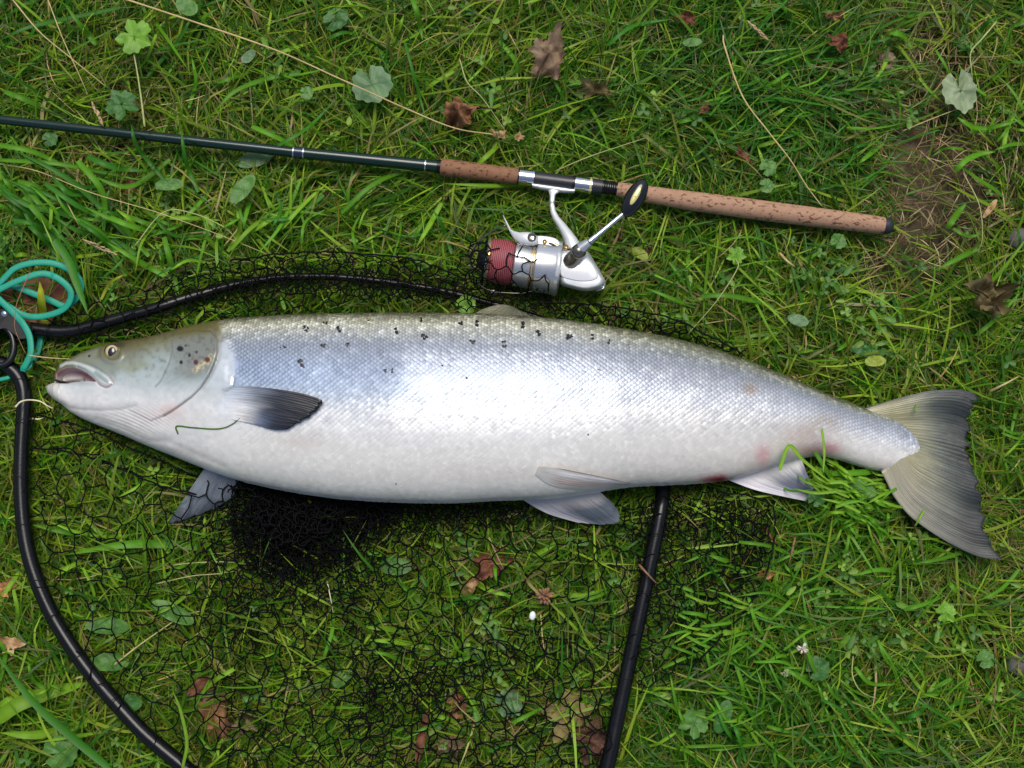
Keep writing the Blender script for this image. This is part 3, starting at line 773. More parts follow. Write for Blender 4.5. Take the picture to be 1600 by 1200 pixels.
    put(.4 * gr(245, 650, 40, 14), (214, 190, 184)); put(.45 * gr(266, 640, 14, 9), (204, 160, 154))
    put(.8 * (1 - sstep(10, 17, np.hypot((px - EYE[0]) * .9, py - EYE[1]))), (110, 106, 74)); put(.75 * np.exp(-(((px - 186) / 10) ** 2 + ((py - 539) / 5) ** 2)), (58, 54, 42))
    put((1 - sstep(1.2, 2.4, np.hypot(px - 139, py - 556))), (40, 40, 34))
    
    for (x0, y0, r, cc) in HSP: put(1 - sstep(r * .6, r * 1.15, np.hypot((px - x0) * (1 + .2 * np.sin(y0)), py - y0)), cc)
    C = C * (1 + .10 * n2[..., None])
    if False:
        for (x0, y0, a, b, th) in QS:
            near = (np.abs(px - x0) < 14) & (np.abs(py - y0) < 14)
            if not near.any(): continue
            dx = px[near] - x0; dy = py[near] - y0
            q = np.hypot((dx * math.cos(th) + dy * math.sin(th)) / a, (-dx * math.sin(th) + dy * math.cos(th)) / b)
            m = (1 - sstep(.9, 1.35, q))[..., None]
            C[near] = C[near] * (1 - m) + np.array((26, 24, 34)) * m
            ma[near] = ma[near] * (1 - m[..., 0])
    return np.concatenate([lin(np.clip(C, 0, 255)), ma[..., None]], -1)

def sculpt(px, py):
    """relief of the head, metres"""
    h = np.zeros_like(px)
    d = sdist(px, py, G_OP); de = dist_poly(px, py, OPEDGE)
    h += .0022 * sstep(-1, 3, d) * np.exp(-np.clip(de, 0, 200) / 40) - .0012 * np.exp(-((de + (d > 0) * 3) / 3) ** 2)
    d = sdist(px, py, G_GAPE); h -= .026 * sstep(-.5, 4.0, d) * np.interp(px, [88, 120, 155], [.45, .8, .55])
    d = sdist(px, py, G_MAX); h += .0013 * sstep(-1.5, 4.5, d); h -= .0007 * np.exp(-((d + 2.0) / 1.8) ** 2) * (px > 120)
    h -= .0003 * np.exp(-(dist_poly(px, py, PREOP) / 3.2) ** 2)
    h -= .0005 * np.exp(-(dist_poly(px, py, JAWLN) / 3.2) ** 2)
    h += .0006 * np.exp(-(dist_poly(px, py, [(x, y - 8) for x, y in JAWLN]) / 7.0) ** 2)
    h -= .0007 * np.exp(-(dist_poly(px, py, ISTH) / 5.0) ** 2)
    h -= .0009 * np.exp(-(dist_poly(px, py, CLEI) / 2.2) ** 2)
    r = np.hypot(px - EYE[0], py - EYE[1])
    h += .0014 * np.exp(-((r - 16) / 4.0) ** 2) - .0024 * (1 - sstep(9, 14, r))
    # branchiostegal folds
    w = np.exp(-(((px - 225) / 46) ** 2 + ((py - 655) / 17) ** 2))
    h += .00034 * w * np.sin((py - 655 - .0022 * (px - 180) ** 2 + (px - 225) * -.33) * 1.15)
    w2_ = np.exp(-(((px - 290) / 26) ** 2 + ((py - 588) / 14) ** 2))
    h += .0004 * w2_ * np.sin((px * .5 + py * .8) * .9)
    h -= .0012 * np.exp(-(np.hypot(px - 139, py - 556) / 2) ** 2)
    h += .0007 * (fbm(px / 14, py / 14, 66) - .5) * (1 - sstep(340, 380, px)) + .0022 * (fbm(px / 80, py / 50, 67) - .5)
    h -= .0022 * np.exp(-(((px - 1240) / 60) ** 2 + ((py - 700) / 10) ** 2))
    return h

def fish_top(x, u):
    P = fish_base(x, u)
    px, py = PX(P)
    edge = np.clip((1 - np.abs(u)) / .12, 0, 1)
    P[..., 2] += sculpt(px, py) * edge
    return P

xc = np.concatenate([np.arange(74, 84, .5), np.arange(84, 100, .5), np.arange(100, 350, 1.0), np.arange(350, 1400, 2.5), np.arange(1400, 1443.2, 1.6)])
NV = 190
uu = np.sin(np.linspace(-math.pi / 2, math.pi / 2, NV))
X2, U2 = np.meshgrid(xc, uu, indexing='ij')
TopP = fish_top(X2, U2)
NB = 22
ub = np.sin(np.linspace(math.pi / 2, -math.pi / 2, NB + 2))[1:-1]
Xb, Ub = np.meshgrid(xc, ub, indexing='ij')
BotP = fish_base(Xb, Ub, False)
ppx, ppy = PX(TopP)
CT_ = paint(ppx, ppy)
bx, by = PX(BotP)
CB_ = paint(bx, by, spots=False)
AllP = np.concatenate([TopP, BotP], 1); AllC = np.concatenate([CT_, CB_], 1)
nx, nyy = AllP.shape[:2]
Fb = grid_faces(nx, nyy, True)
Vb = AllP.reshape(-1, 3)
salmon = thing("salmon", W(760, 640, 0.0), "large fresh silver salmon lying on its side on the grass and black net", "fish")
c0 = Vb[:nyy].mean(0); c1 = Vb[-nyy:].mean(0); nv0 = len(Vb)
Vb = np.vstack([Vb, c0, c1])
Cb = np.vstack([AllC.reshape(-1, 4), AllC[0].mean(0), AllC[-1].mean(0)])
j = np.arange(nyy); cap0 = np.stack([np.full(nyy, nv0), (j + 1) % nyy, j, j], -1)
k0 = (nx - 1) * nyy; cap1 = np.stack([np.full(nyy, nv0 + 1), k0 + j, k0 + (j + 1) % nyy], -1)
T = np.concatenate([Fb[:, [0, 1, 2]], Fb[:, [0, 2, 3]], cap0[:, :3], cap1])
mk("body", Vb, T[:, ::-1], M_SKIN, salmon, C=Cb)

# individually shaped scales, overlapping towards the tail
SX, SR = 9.2, 3.85
sc_x, sc_u = [], []
row = 0
for xg in np.arange(340, 1442, SX / 2):
    row += 1
    h = float(ybot(xg) - ytop(xg)) / 2
    sr = SR * (1 - .25 * float(sstep(1100, 1400, xg)))
    nj = int(h * math.pi / 2 / (sr * 2)) + 1
    for q in range(-nj, nj + 1):
        arc = (q + (.5 if row % 2 else 0)) * sr * 2
        if abs(arc / h) < math.pi / 2 - .04:
            sc_x.append(xg + gs.normal(0, .35)); sc_u.append(math.sin((arc + gs.normal(0, .25)) / h))
sc_x = np.array(sc_x); sc_u = np.array(sc_u)
P0 = fish_base(sc_x, sc_u); qx, qy = PX(P0)
vfr = (qy - ytop(sc_x)) / (ybot(sc_x) - ytop(sc_x))
front = np.interp(qy, [495, 520, 560, 590, 640, 700, 760], [346, 352, 366, 372, 372, 372, 380])
inpec = sdist(qx, qy, [(325, 618), (372, 612), (394, 650), (345, 655)]) > 0
keep = (qx > front + 7 * (vn(qy / 7, qx / 9, 3) - .5) * 2) & ~inpec & (qx < 1443)
sc_x, sc_u, P0, qx, qy, vfr = [a[keep] for a in (sc_x, sc_u, P0, qx, qy, vfr)]
P0 = fish_top(sc_x, sc_u)
e = 2.0
Tx = fish_top(sc_x + e, sc_u) - fish_top(sc_x - e, sc_u); Tx /= np.linalg.norm(Tx, axis=1)[:, None]
du = .02
Tu = fish_base(sc_x, np.clip(sc_u + du, -1, 1)) - fish_base(sc_x, np.clip(sc_u - du, -1, 1)); Tu -= (Tu * Tx).sum(1)[:, None] * Tx; Tu /= np.linalg.norm(Tu, axis=1)[:, None]
Nn = np.cross(Tx, Tu); Nn *= np.sign((Nn * np.array([0, 0, 1.0])).sum(1) + 1e-9)[:, None]
ns = len(sc_x)
size = 1 - .2 * sstep(1100, 1400, sc_x)
Lx = SX * PXM * size; Lt = SR * 2 * PXM * size
amp = np.interp(vfr, [0, .1, .55, .66, .75, 1], [1.0, 1.0, .75, .55, .28, .2])
shape = np.array([(-.62, 0, -.9), (-.2, .56, -.35), (.28, .46, .15), (.52, .22, .5), (.60, 0, .6), (.52, -.22, .5), (.28, -.46, .15), (-.2, -.56, -.35), (.12, 0, .55)])
m = len(shape)
tiltn = gs.normal(0, .045, (ns, 2)) * (0.5 + amp[:, None])
V = np.zeros((ns, m, 3))
for k, (a, b, c_) in enumerate(shape):
    hh = .00052 * c_ * amp + .00024
    hh = hh + tiltn[:, 0] * b * Lt * .5 + tiltn[:, 1] * a * Lx * .3
    V[:, k] = P0 + (a * Lx)[:, None] * Tx + (b * Lt)[:, None] * Tu + hh[:, None] * Nn
vx, vy = PX(V)
CS = paint(vx, vy)
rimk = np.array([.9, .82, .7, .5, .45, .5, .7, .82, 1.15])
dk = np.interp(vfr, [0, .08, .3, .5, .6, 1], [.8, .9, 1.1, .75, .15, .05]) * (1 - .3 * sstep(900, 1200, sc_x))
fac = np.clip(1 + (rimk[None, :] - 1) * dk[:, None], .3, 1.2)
bri = 1 + gs.normal(0, 1, ns).clip(-.7, 3) * (np.interp(vfr, [0, .10, .16, 1], [.4, .3, .07, .03]) + .14 * sstep(1380, 1420, sc_x))  # glitter of back and tail-root scales painted as brighter colour
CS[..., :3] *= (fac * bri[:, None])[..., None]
CS = np.clip(CS, 0, 1)
bs = np.arange(ns)[:, None] * m
tri = np.array([(k, (k + 1) % 8, 8) for k in range(8)])
FS = (bs[:, :, None] + tri[None]).reshape(-1, 3)
scales = mk("scales", V.reshape(-1, 3), FS, M_SCALE, salmon, C=CS.reshape(-1, 4))
scales["kind"] = "stuff"

def zsurf(px, py):
    px = np.asarray(px, float); py = np.asarray(py, float)
    t_, b_ = ytop(px), ybot(px)
    u = np.clip(1 - 2 * (py - t_) / (b_ - t_), -1, 1)
    for _ in range(4):
        P = fish_base(px, u); qx, qy = PX(P)
        u = np.clip(u + (qy - py) * 2 / (b_ - t_) * .9, -1, 1)
    return P[..., 2] + sculpt(px, py)

# dark skin spots, each a small irregular patch over the scales
M_SPOT = plain("spot_pigment", (24, 22, 32), .4, bump=.3)
for (x0, y0, s0) in SPOTS:
    k = 1 if s0 < 4 else int(gs.integers(2, 4)); a0 = gs.uniform(0, 6.28); m_ = MB()
    for q in range(k):
        aa = a0 + q * 2.3; ox = x0 + (k > 1) * s0 * .36 * math.cos(aa); oy = y0 + (k > 1) * s0 * .36 * math.sin(aa)
        nn_ = 12; th = np.linspace(0, 2 * math.pi, nn_, endpoint=False); el_ = gs.uniform(.55, 1.0); ro_ = gs.uniform(0, 3.1)
        rd = s0 * (.34 if k > 1 else .5) * gs.uniform(.9, 1.2) * (1 + .3 * gs.normal(0, 1, nn_).clip(-1, 1))
        qx_ = ox + rd * (np.cos(th) * math.cos(ro_) - el_ * np.sin(th) * math.sin(ro_)); qy_ = oy + rd * (np.cos(th) * math.sin(ro_) + el_ * np.sin(th) * math.cos(ro_))
        qx_ = np.r_[qx_, ox]; qy_ = np.r_[qy_, oy]; zz_ = zsurf(qx_, np.clip(qy_, ytop(qx_) + 1.5, None)); zz_[:-1] += .0012; zz_[-1] += .0016
        m_.add(W(qx_, qy_, zz_), [[i, (i + 1) % nn_, nn_][::-1] for i in range(nn_)])
    m_.build("spot", M_SPOT, salmon)

# eye
ez = float(zsurf(EYE[0], EYE[1])) + .0024 + .0002
Oe = W(EYE[0], EYE[1], ez - .0036)
g2 = 12.2 * PXM
V, F = ellipsoid(Oe, [np.array([g2, 0, 0]), np.array([0, g2 * .98, 0]), np.array([0, 0, .0048])], 40, 30)
ex, ey = PX(V); rr = np.hypot(ex - EYE[0], ey - EYE[1])
cE = np.zeros((len(V), 3))
iris = lin((206, 186, 136)); 
for k in range(3): cE[:, k] = np.interp(rr, [0, 5.5, 6.5, 8.5, 10.0, 10.8, 12], [iris[k] * .3, iris[k] * .4, iris[k], iris[k] * .95, iris[k] * .6, .05, .03])
M_EYE = attr_mat("fish_eye", .12, 0, .6, coat=1.0)
eye = mk("eye", V, F, M_EYE, salmon, C=cE)
V, F = ellipsoid(W(EYE[0] - .5, EYE[1] + .3, ez + .0008), [np.array([5.6 * PXM, -.9 * PXM, 0]), np.array([1.2 * PXM, 7.4 * PXM, 0]), np.array([0, 0, .0010])], 28, 12)
mk("pupil", V, F, plain("pupil_black", (16, 12, 22), .06, coat=1), eye)

# fins: Coons patches with raised rays
def fin(name, top, bot, nr, colf, zf, nray=26, thick=.0011, label=None, base=None, tip=None, edge_rag=.0, K=120, R=28):
    """top, bot: px curves from root to tip along both margins; base and tip: px curves joining them"""
    def rs(pts, n):
        p = crom(pts, 10) if len(pts) > 2 else np.array([np.array(pts[0]) + (np.array(pts[1]) - np.array(pts[0])) * t for t in np.linspace(0, 1, 20)])
        s = np.r_[0, np.cumsum(np.hypot(*np.diff(p, axis=0).T))]
        t = np.linspace(0, s[-1], n)
        return np.stack([np.interp(t, s, p[:, 0]), np.interp(t, s, p[:, 1])], -1)
    a = rs(top, R); b = rs(bot, R)
    c = rs(base or [top[0], bot[0]], K); d = rs(tip or [top[-1], bot[-1]], K)
    r = np.linspace(0, 1, R)[:, None, None]; k = np.linspace(0, 1, K)[None, :, None]
    S = (1 - k) * a[:, None] + k * b[:, None] + (1 - r) * c[None] + r * d[None] - ((1 - r) * (1 - k) * a[0] + (1 - r) * k * b[0] + r * (1 - k) * a[-1] + r * k * b[-1])
    r = r[..., 0]; k = k[..., 0]
    if edge_rag:
        fr = (vn(np.linspace(0, 1, K) * nray * 1.3, np.zeros(K), 5) - .5)[None, :, None]
        dirv = (S[-1] - S[-3]); dirv /= np.linalg.norm(dirv, axis=1)[:, None] + 1e-9
        S = S + dirv[None] * fr * edge_rag * (r[..., None] ** 6)
    kw = k * nray * 1.5 + 1.3 * (vn(k * 7, k * 0 + .5, nray) - .5) * 2 + .5 * (vn(k * 6, r * 2, 3) - .5)
    ray = np.abs(np.sin(kw * math.pi)) ** .7 * (.4 + .9 * vn(kw, k * 0, 9)) * sstep(.02, .35, r * np.ones_like(k))
    thick = thick * .55
    px, py = S[..., 0], S[..., 1]
    z = zf(px, py, r * np.ones_like(k), k * np.ones_like(r))
    zt = z + thick * (.35 + .65 * ray) * (1 - .6 * r) + .0002 * (vn(k * nray * 2 + r * 0, r * 18, 4) - .5)
    zb = z - thick * .5
    Pt = W(px, py, zt); Pb = W(px, py, zb)
    V = np.concatenate([Pt.reshape(-1, 3), Pb.reshape(-1, 3)])
    F = grid_faces(R, K); n = R * K
    F2 = F[:, ::-1] + n
    rim = np.concatenate([np.arange(K), np.arange(1, R) * K + K - 1, (R - 1) * K + np.arange(K - 2, -1, -1), np.arange(R - 2, 0, -1) * K])
    rm = np.stack([rim, np.roll(rim, -1), np.roll(rim, -1) + n, rim + n], -1)
    C = colf(r * np.ones_like(k), k * np.ones_like(r), px, py)
    streak = fbm(k * nray * 2.2 * np.ones_like(r), r * 3, 8)[..., None]
    mul = (.9 + .2 * ray * np.ones_like(r))[..., None] * (.85 + .3 * fbm(px / 16, py / 16, 12))[..., None] * (.6 + .8 * streak)
    C = np.clip(C * (1 + (mul - 1) * sstep(.08, .45, r * np.ones_like(k))[..., None]), 0, 1)
    o = mk(name, V, np.concatenate([F[:, ::-1], F2[:, ::-1], rm]), M_FIN, salmon, C=np.concatenate([C.reshape(-1, 3)] * 2), label=label)
    return o
def ramp(t, stops, cols):
    cols = np.array([lin(c) for c in cols])
    return np.stack([np.interp(t, stops, cols[:, k]) for k in range(3)], -1)
mixc = lambda A, B, w: A * (1 - w[..., None]) + B * w[..., None]

BLEND = lambda C, px, py, r, e: mixc(C, paint(px, py, False)[..., :3], 1 - sstep(.12, e, r))
fin("pectoral_fin", [(318, 615), (331, 610), (362, 604), (387, 603.5), (425, 607), (469, 614), (494, 621), (504, 626)], [(345, 652), (394, 662), (425, 671), (446, 671.5)], 0,
    lambda r, k, px, py: BLEND(mixc(mixc(ramp(px + (py - 640) * .3, [320, 350, 392, 430, 500], [(196, 192, 186), (160, 156, 152), (76, 80, 92), (42, 46, 54), (24, 24, 26)]), ramp(r, [0, .3, .55, .75, 1], [(206, 204, 198), (200, 192, 184), (92, 106, 132), (40, 44, 56), (24, 24, 30)]), sstep(.45, .95, k)),
                             np.zeros(px.shape + (3,)) + lin((44, 42, 46)), (1 - sstep(0, .045, k)) * .9), px, py, r + .15 * (vn(k * 9, r * 3) - .5), .62),
    lambda px, py, r, k: zsurf(np.clip(px, 300, 1400), py) - .0012 + .0026 * sstep(0, .25, r) + .0048 * np.sin(np.clip(r, 0, 1) * math.pi * .55) * (1 - .25 * k), nray=15,
    tip=[(504, 626), (500, 634), (487, 648), (466, 661), (446, 671.5)], edge_rag=4, label="near pectoral fin, dark grey towards its tip")
fin("pectoral_fin", [(322, 728), (300, 760), (280, 790), (263, 818)], [(374, 738), (372, 756), (366, 772), (355, 783)], 0,
    lambda r, k, px, py: ramp(r + .25 * (vn(px / 8, py / 8) - .5), [0, .3, .7, 1], [(150, 156, 160), (112, 120, 130), (92, 100, 110), (62, 68, 76)]),
    lambda px, py, r, k: .034 - .006 * r + .002 * np.sin(k * 5), nray=13, tip=[(263, 818), (285, 813), (320, 801), (342, 792), (355, 783)], edge_rag=5, label="far pectoral fin, blue grey, spread below the belly")
fin("pelvic_fin", [(935, 766), (948, 778), (958, 787), (967, 800)], [(812, 778), (840, 795), (865, 806), (905, 817)], 0,
    lambda r, k, px, py: mixc(ramp(r, [0, .25, .5, .8, 1], [(206, 200, 192), (184, 178, 174), (92, 100, 110), (70, 78, 88), (104, 110, 114)]), np.zeros(px.shape + (3,)) + lin((176, 174, 182)), sstep(.55, 1, k) * .9),
    lambda px, py, r, k: .040 - .008 * r + .0015 * np.sin(k * 6), nray=12, tip=[(967, 800), (967, 815), (945, 820), (905, 817)], edge_rag=3, label="far pelvic fin, blue grey with a pale front edge")
fin("pelvic_fin", [(842, 728), (870, 731), (920, 741), (955, 748), (986, 756)], [(836, 742), (860, 758), (895, 765), (935, 763), (980, 758)], 0,
    lambda r, k, px, py: BLEND(mixc(mixc(ramp(r, [0, .5, 1], [(218, 216, 212), (216, 212, 210), (206, 200, 198)]), np.zeros(px.shape + (3,)) + lin((192, 176, 168)), sstep(.35, .6, k) * (1 - sstep(.7, 1, k))), np.zeros(px.shape + (3,)) + lin((64, 66, 84)), (1 - sstep(.0, .10, k)) * .85), px, py, r, .3),
    lambda px, py, r, k: zsurf(px, np.minimum(py, ybot(px) - 3)) + .0035 * (1 - k) + .0012, nray=7, label="near pelvic fin folded flat against the belly")
fin("anal_fin", [(1246, 706), (1254, 722), (1262, 742), (1272, 762)], [(1128, 746), (1175, 764), (1220, 775), (1260, 783)], 0,
    lambda r, k, px, py: mixc(ramp(r + .1 * (vn(k * 40, r * 2) - .5), [0, .3, .55, .9, 1], [(222, 216, 210), (208, 204, 202), (120, 124, 138), (72, 80, 98), (110, 116, 126)]), np.zeros(px.shape + (3,)) + lin((212, 208, 214)), sstep(.55, .98, k)),
    lambda px, py, r, k: .037 - .006 * r + .0012 * np.sin(k * 7), nray=12, tip=[(1272, 762), (1268, 772), (1260, 783)], edge_rag=3)
fin("dorsal_fin", [(735, 492), (752, 483), (770, 477), (788, 475.5), (803, 479)], [(852, 499), (838, 496), (824, 489), (812, 484), (803, 480)], 0,
    lambda r, k, px, py: ramp(k, [0, .5, 1], [(120, 118, 92), (106, 106, 84), (86, 88, 74)]),
    lambda px, py, r, k: .050 + .004 * r, nray=12, base=[(735, 494), (790, 498), (852, 504)], tip=[(803, 479), (804, 480)])
fin("tail_fin", [(1344, 638), (1382, 627), (1419, 617), (1453, 610), (1490, 608), (1515, 612), (1528, 619)], [(1376, 736), (1385, 753), (1396, 775), (1419, 804), (1447, 826), (1484, 849), (1530, 870), (1566, 874)], 0,
    lambda r, k, px, py: mixc(mixc(ramp(r + .12 * (fbm(k * 30, r * 3, 5) - .5), [0, .3, .5, .68, .85, 1], [(150, 146, 112), (148, 144, 108), (134, 134, 110), (84, 90, 82), (56, 62, 58), (34, 37, 36)]),
                                   ramp(r, [0, .3, .6, 1], [(162, 156, 132), (158, 154, 136), (116, 116, 106), (42, 46, 46)]), sstep(.45, .9, k)),
                             np.zeros(px.shape + (3,)) + lin((46, 50, 50)), np.clip(.75 * np.exp(-((px - 1506) / 22) ** 2 - ((py - 735) / 22) ** 2) + .5 * np.exp(-((px - 1500) / 30) ** 2 - ((py - 650) / 34) ** 2) + .5 * np.exp(-((px - 1520) / 20) ** 2 - ((py - 800) / 50) ** 2) + .5 * np.exp(-((px - 1470) / 26) ** 2 - ((py - 624) / 14) ** 2) + (1 - sstep(0, .05, k)) + sstep(.97, 1, k), 0, 1) * .75),
    lambda px, py, r, k: .036 + .002 * np.sin(k * 11 + r * 2) + .0015 * np.sin(k * 25) * r - .003 * r, nray=34, thick=.0016,
    base=[(1344, 640), (1395, 680), (1400, 715), (1376, 736)], tip=[(1528, 619), (1521, 631), (1515, 645), (1513, 673), (1513, 702), (1515, 727), (1524, 741), (1530, 772), (1537, 806), (1539, 826), (1552, 852), (1566, 874)], edge_rag=11, K=260, R=44)

# ------------------------------------------------------------------ fishing rod
ZR = .034
ro = W(820, 277, 0)
rod = thing("fishing_rod", ro, "dark green fishing rod with cork grips lying on the grass above the fish", "fishing rod")
def rodpt(x): return W(x, np.interp(x, *zip(*ROD)), ZR)
def rodseg(name, x0, x1, r0, r1, mat, n=2, prof=None, seg=24, label=None):
    t = np.linspace(0, 1, n)
    P = np.array([rodpt(x0 + (x1 - x0) * q) for q in t])
    R = (r0 + (r1 - r0) * t) if prof is None else np.interp(t, *zip(*prof))
    V, F = tube(P, R * PXM * .96, seg)
    return mk(name, V, F, mat, rod, smooth=True, label=label)
def edge(o):
    m = o.modifiers.new("edges", 'EDGE_SPLIT'); m.split_angle = math.radians(40)
    return o
edge(rodseg("blank", -700, 457, 5.2, 8.8, M_BLANK, 30))
edge(rodseg("blank", 457, 688, 9.4, 10.2, M_BLANK, 12))
edge(rodseg("ferrule", 458, 476, 10, 10, plain("ferrule_blue", (32, 44, 58), .25, .3, coat=.5)))
for x in (459.5, 475, 665): edge(rodseg("trim_ring", x - .9, x + .9, 10.5, 10.5, M_CHROME))
edge(rodseg("winding_check", 683, 690, 11, 11.5, M_BLACK))
edge(rodseg("fore_grip", 689, 811, 0, 0, M_CORKD, 14, [(0, 12.6), (.03, 14.2), (.5, 13.6), (.97, 12.9), (1, 12)], label="short dark brown cork fore grip"))
edge(rodseg("hood", 811, 833, 13.3, 13.3, M_CHROME, 4))
edge(rodseg("hood_ring", 809.5, 811.5, 14, 14, M_PLASTIC)); edge(rodseg("hood_ring", 832, 834.5, 13.9, 13.9, M_CHROME))
edge(rodseg("reel_seat", 834, 900, 11.8, 11.8, M_SEAT, 5))
edge(rodseg("hood_ring", 894.5, 898.5, 13, 13, M_PLASTIC))
edge(rodseg("locking_ring", 898.5, 925, 12.6, 12.6, M_CHROME, 4, label="silver locking ring with a pale gold end band")); edge(rodseg("gold_band", 921, 924, 12.9, 12.9, M_GOLDIN))
edge(rodseg("locking_nut", 925, 941, 12.4, 12, M_SEAT, 4))
pr = []
for k in range(7): pr += [(k / 7, 9.8), (k / 7 + .03, 11.4 - k * .1), (k / 7 + .10, 11.4 - k * .1), (k / 7 + .13, 9.8)]
edge(rodseg("thread", 941, 965, 0, 0, M_PLASTIC, 90, pr))
edge(rodseg("rear_grip", 964, 1382, 0, 0, M_CORK, 40, [(0, 10.5), (.015, 11.6), (.12, 13.5), (.3, 15.6), (.55, 16.2), (.85, 15), (.985, 13.8), (1, 13)], label="long light cork rear grip with dark pits"))
edge(rodseg("butt_cap", 1381, 1396, 0, 0, M_RUBBER, 8, [(0, 13.6), (.4, 13.4), (.7, 11.5), (.9, 7.5), (1, 3)]))

# ------------------------------------------------------------------ reel
reel = thing("fishing_reel", W(850, 410, 0), "silver spinning reel with dark red line clamped under the rod, half under net", "fishing reel")
ZA = .040
d_ = W(900, 422.6, ZA) - W(800, 410, ZA); AX = d_ / np.linalg.norm(d_)
BX = np.array([-AX[1], AX[0], 0]); UP = np.array([0, 0, 1.0])
OR = W(800, 411, ZA); PS = np.linalg.norm(d_) / math.hypot(100, 12.6)
def R3(a, b, c): return OR + (AX * a + BX * b + UP * c) * PS
def rl(name, prof, mat, b=0, c=0, nseg=48, label=None, parent=None):
    V, F = lathe(R3(0, b, c), AX, [(a * PS, r * PS) for a, r in prof], nseg)
    return edge(mk(name, V, F, mat, parent or reel, label=label))
rl("drag_knob", [(-55, 4), (-54, 12), (-50, 16), (-46, 18), (-45, 22), (-42, 24), (-38, 26)], M_PLASTIC)
spool = rl("spool", [(-41, 28), (-40, 33), (-37, 35.8), (-35.5, 36), (-34.5, 34), (-33, 30), (2, 30), (3, 33), (5, 36), (34, 37), (36, 36)], M_SILVER)
rl("rim", [(-36.6, 35.7), (-36.2, 36.6), (-34.6, 36.6), (-34.2, 35.6)], M_GOLD, parent=spool)
rl("line", [(-34.2, 33), (-33.5, 34.4), (-20, 35.2), (-6, 34.8), (1, 34.0), (2.4, 32)], M_LINE, parent=spool)
rl("band", [(29, 37.3), (29.4, 37.7), (30.6, 37.7), (31, 37.3)], M_GOLD, parent=spool); rl("band", [(33, 37.3), (33.4, 37.7), (34.6, 37.7), (35, 37.3)], M_GOLD, parent=spool)
rl("rotor", [(36, 38), (37, 40), (62, 41.5), (68, 43), (71, 43.5), (74, 42.5), (76, 38), (77, 30)], M_SILVER)
# bail arm with lever on the rod side, line roller
ZB = ZA + 22 * PXM
V, F = pillow(crom([(826, 374), (836, 369), (850, 368.5), (864, 371), (873, 376), (877, 386), (877, 398), (872, 398), (869, 388), (858, 383), (840, 381), (828, 381)], 4, True), ZB - .002, ZB + .005, .12)
edge(mk("bail_arm", V, F, M_SILVER2, reel))
V, F = loft_lr([(876, 385), (877.5, 400), (876, 420), (870, 445)], [(868, 387), (869.5, 401), (868, 420), (864, 445)], [ZB + .002, ZA + .027, ZA + .028, ZA + .016], .0022)
mk("rotor_rim", V, F, M_SILVER2, reel)
V, F = loft_lr([(786, 336), (792, 346), (798, 358), (803, 361), (812, 363), (824, 362.5), (834, 364), (841, 371), (842, 378)], [(785.5, 337), (790, 348), (796, 362), (803, 374), (812, 380.5), (822, 383), (833, 384), (840, 382), (842, 379)],
               [ZB, ZB + .002, ZB + .004, ZB + .006, ZB + .008, ZB + .0095, ZB + .010, ZB + .0095, ZB + .008], [.0007, .001, .0014, .0025, .003, .0034, .0034, .003, .001])
mk("lever", V, F, M_SILVER2, reel)
V, F = lathe(W(831, 371, ZB + .0125), UP, [(0, .0042), (.0008, .0044), (.0012, .0036), (.0008, .003), (.0006, 0)], 24); edge(mk("roller_screw", V, F, M_GUN, reel))
V, F = pillow([(856, 379), (862, 377.5), (872, 381), (875, 386), (873, 389), (866, 384), (858, 381)], ZB + .0045, ZB + .0062, .1); mk("slot", V, F, M_GUN, reel)
bw = crom([(842, 452), (815, 458), (790, 457.5), (774, 456), (752, 447), (738, 425), (736, 400), (748, 378), (770, 360), (790, 352)], 8)
zz = np.linspace(0, 1, len(bw)); V, F = tube(W(bw[:, 0], bw[:, 1], ZA - .006 + .034 * zz ** 2), 1.2 * PXM, 10); mk("bail_wire", V, F, M_GUN, reel)
V, F = tube(W(np.array([836, 862.0]), np.array([452, 446.0]), ZA), 5 * PXM, 14); edge(mk("bail_arm", V, F, M_SILVER2, reel))
V, F = lathe(W(773, 456, ZA - .006), AX, [(-.004, .001), (-.003, .0032), (.001, .0032), (.0015, .002), (.009, .002)], 20); edge(mk("line_roller", V, F, M_CHROME, reel))
# gear housing
hp = crom([(877, 391), (893, 390), (908, 390), (919, 394), (931, 412), (940, 428), (946, 440), (941, 449), (930, 453), (914, 455), (894, 451), (876, 444), (873, 425), (875, 405)], 5, True)
V, F = pillow(hp, ZA - .018, ZA + .019, .22, 8); edge(mk("gear_housing", V, F, M_SILVER2, reel))
hp2 = crom([(878, 396), (893, 394), (910, 394), (921, 405), (931, 420), (935, 433), (926, 439), (908, 440), (890, 437), (876, 431), (874, 412)], 5, True)
V, F = pillow(hp2, ZA + .012, ZA + .0205, .10, 5); edge(mk("side_cover", V, F, plain("white_enamel", (226, 229, 232), .2, .15, coat=.3), reel))
V, F = loft_lr([(945, 441), (941, 449.5), (931, 453.5)], [(947, 443), (944, 452), (932, 456)], ZA + .004, .0015); mk("chrome_trim", V, F, M_CHROME, reel)
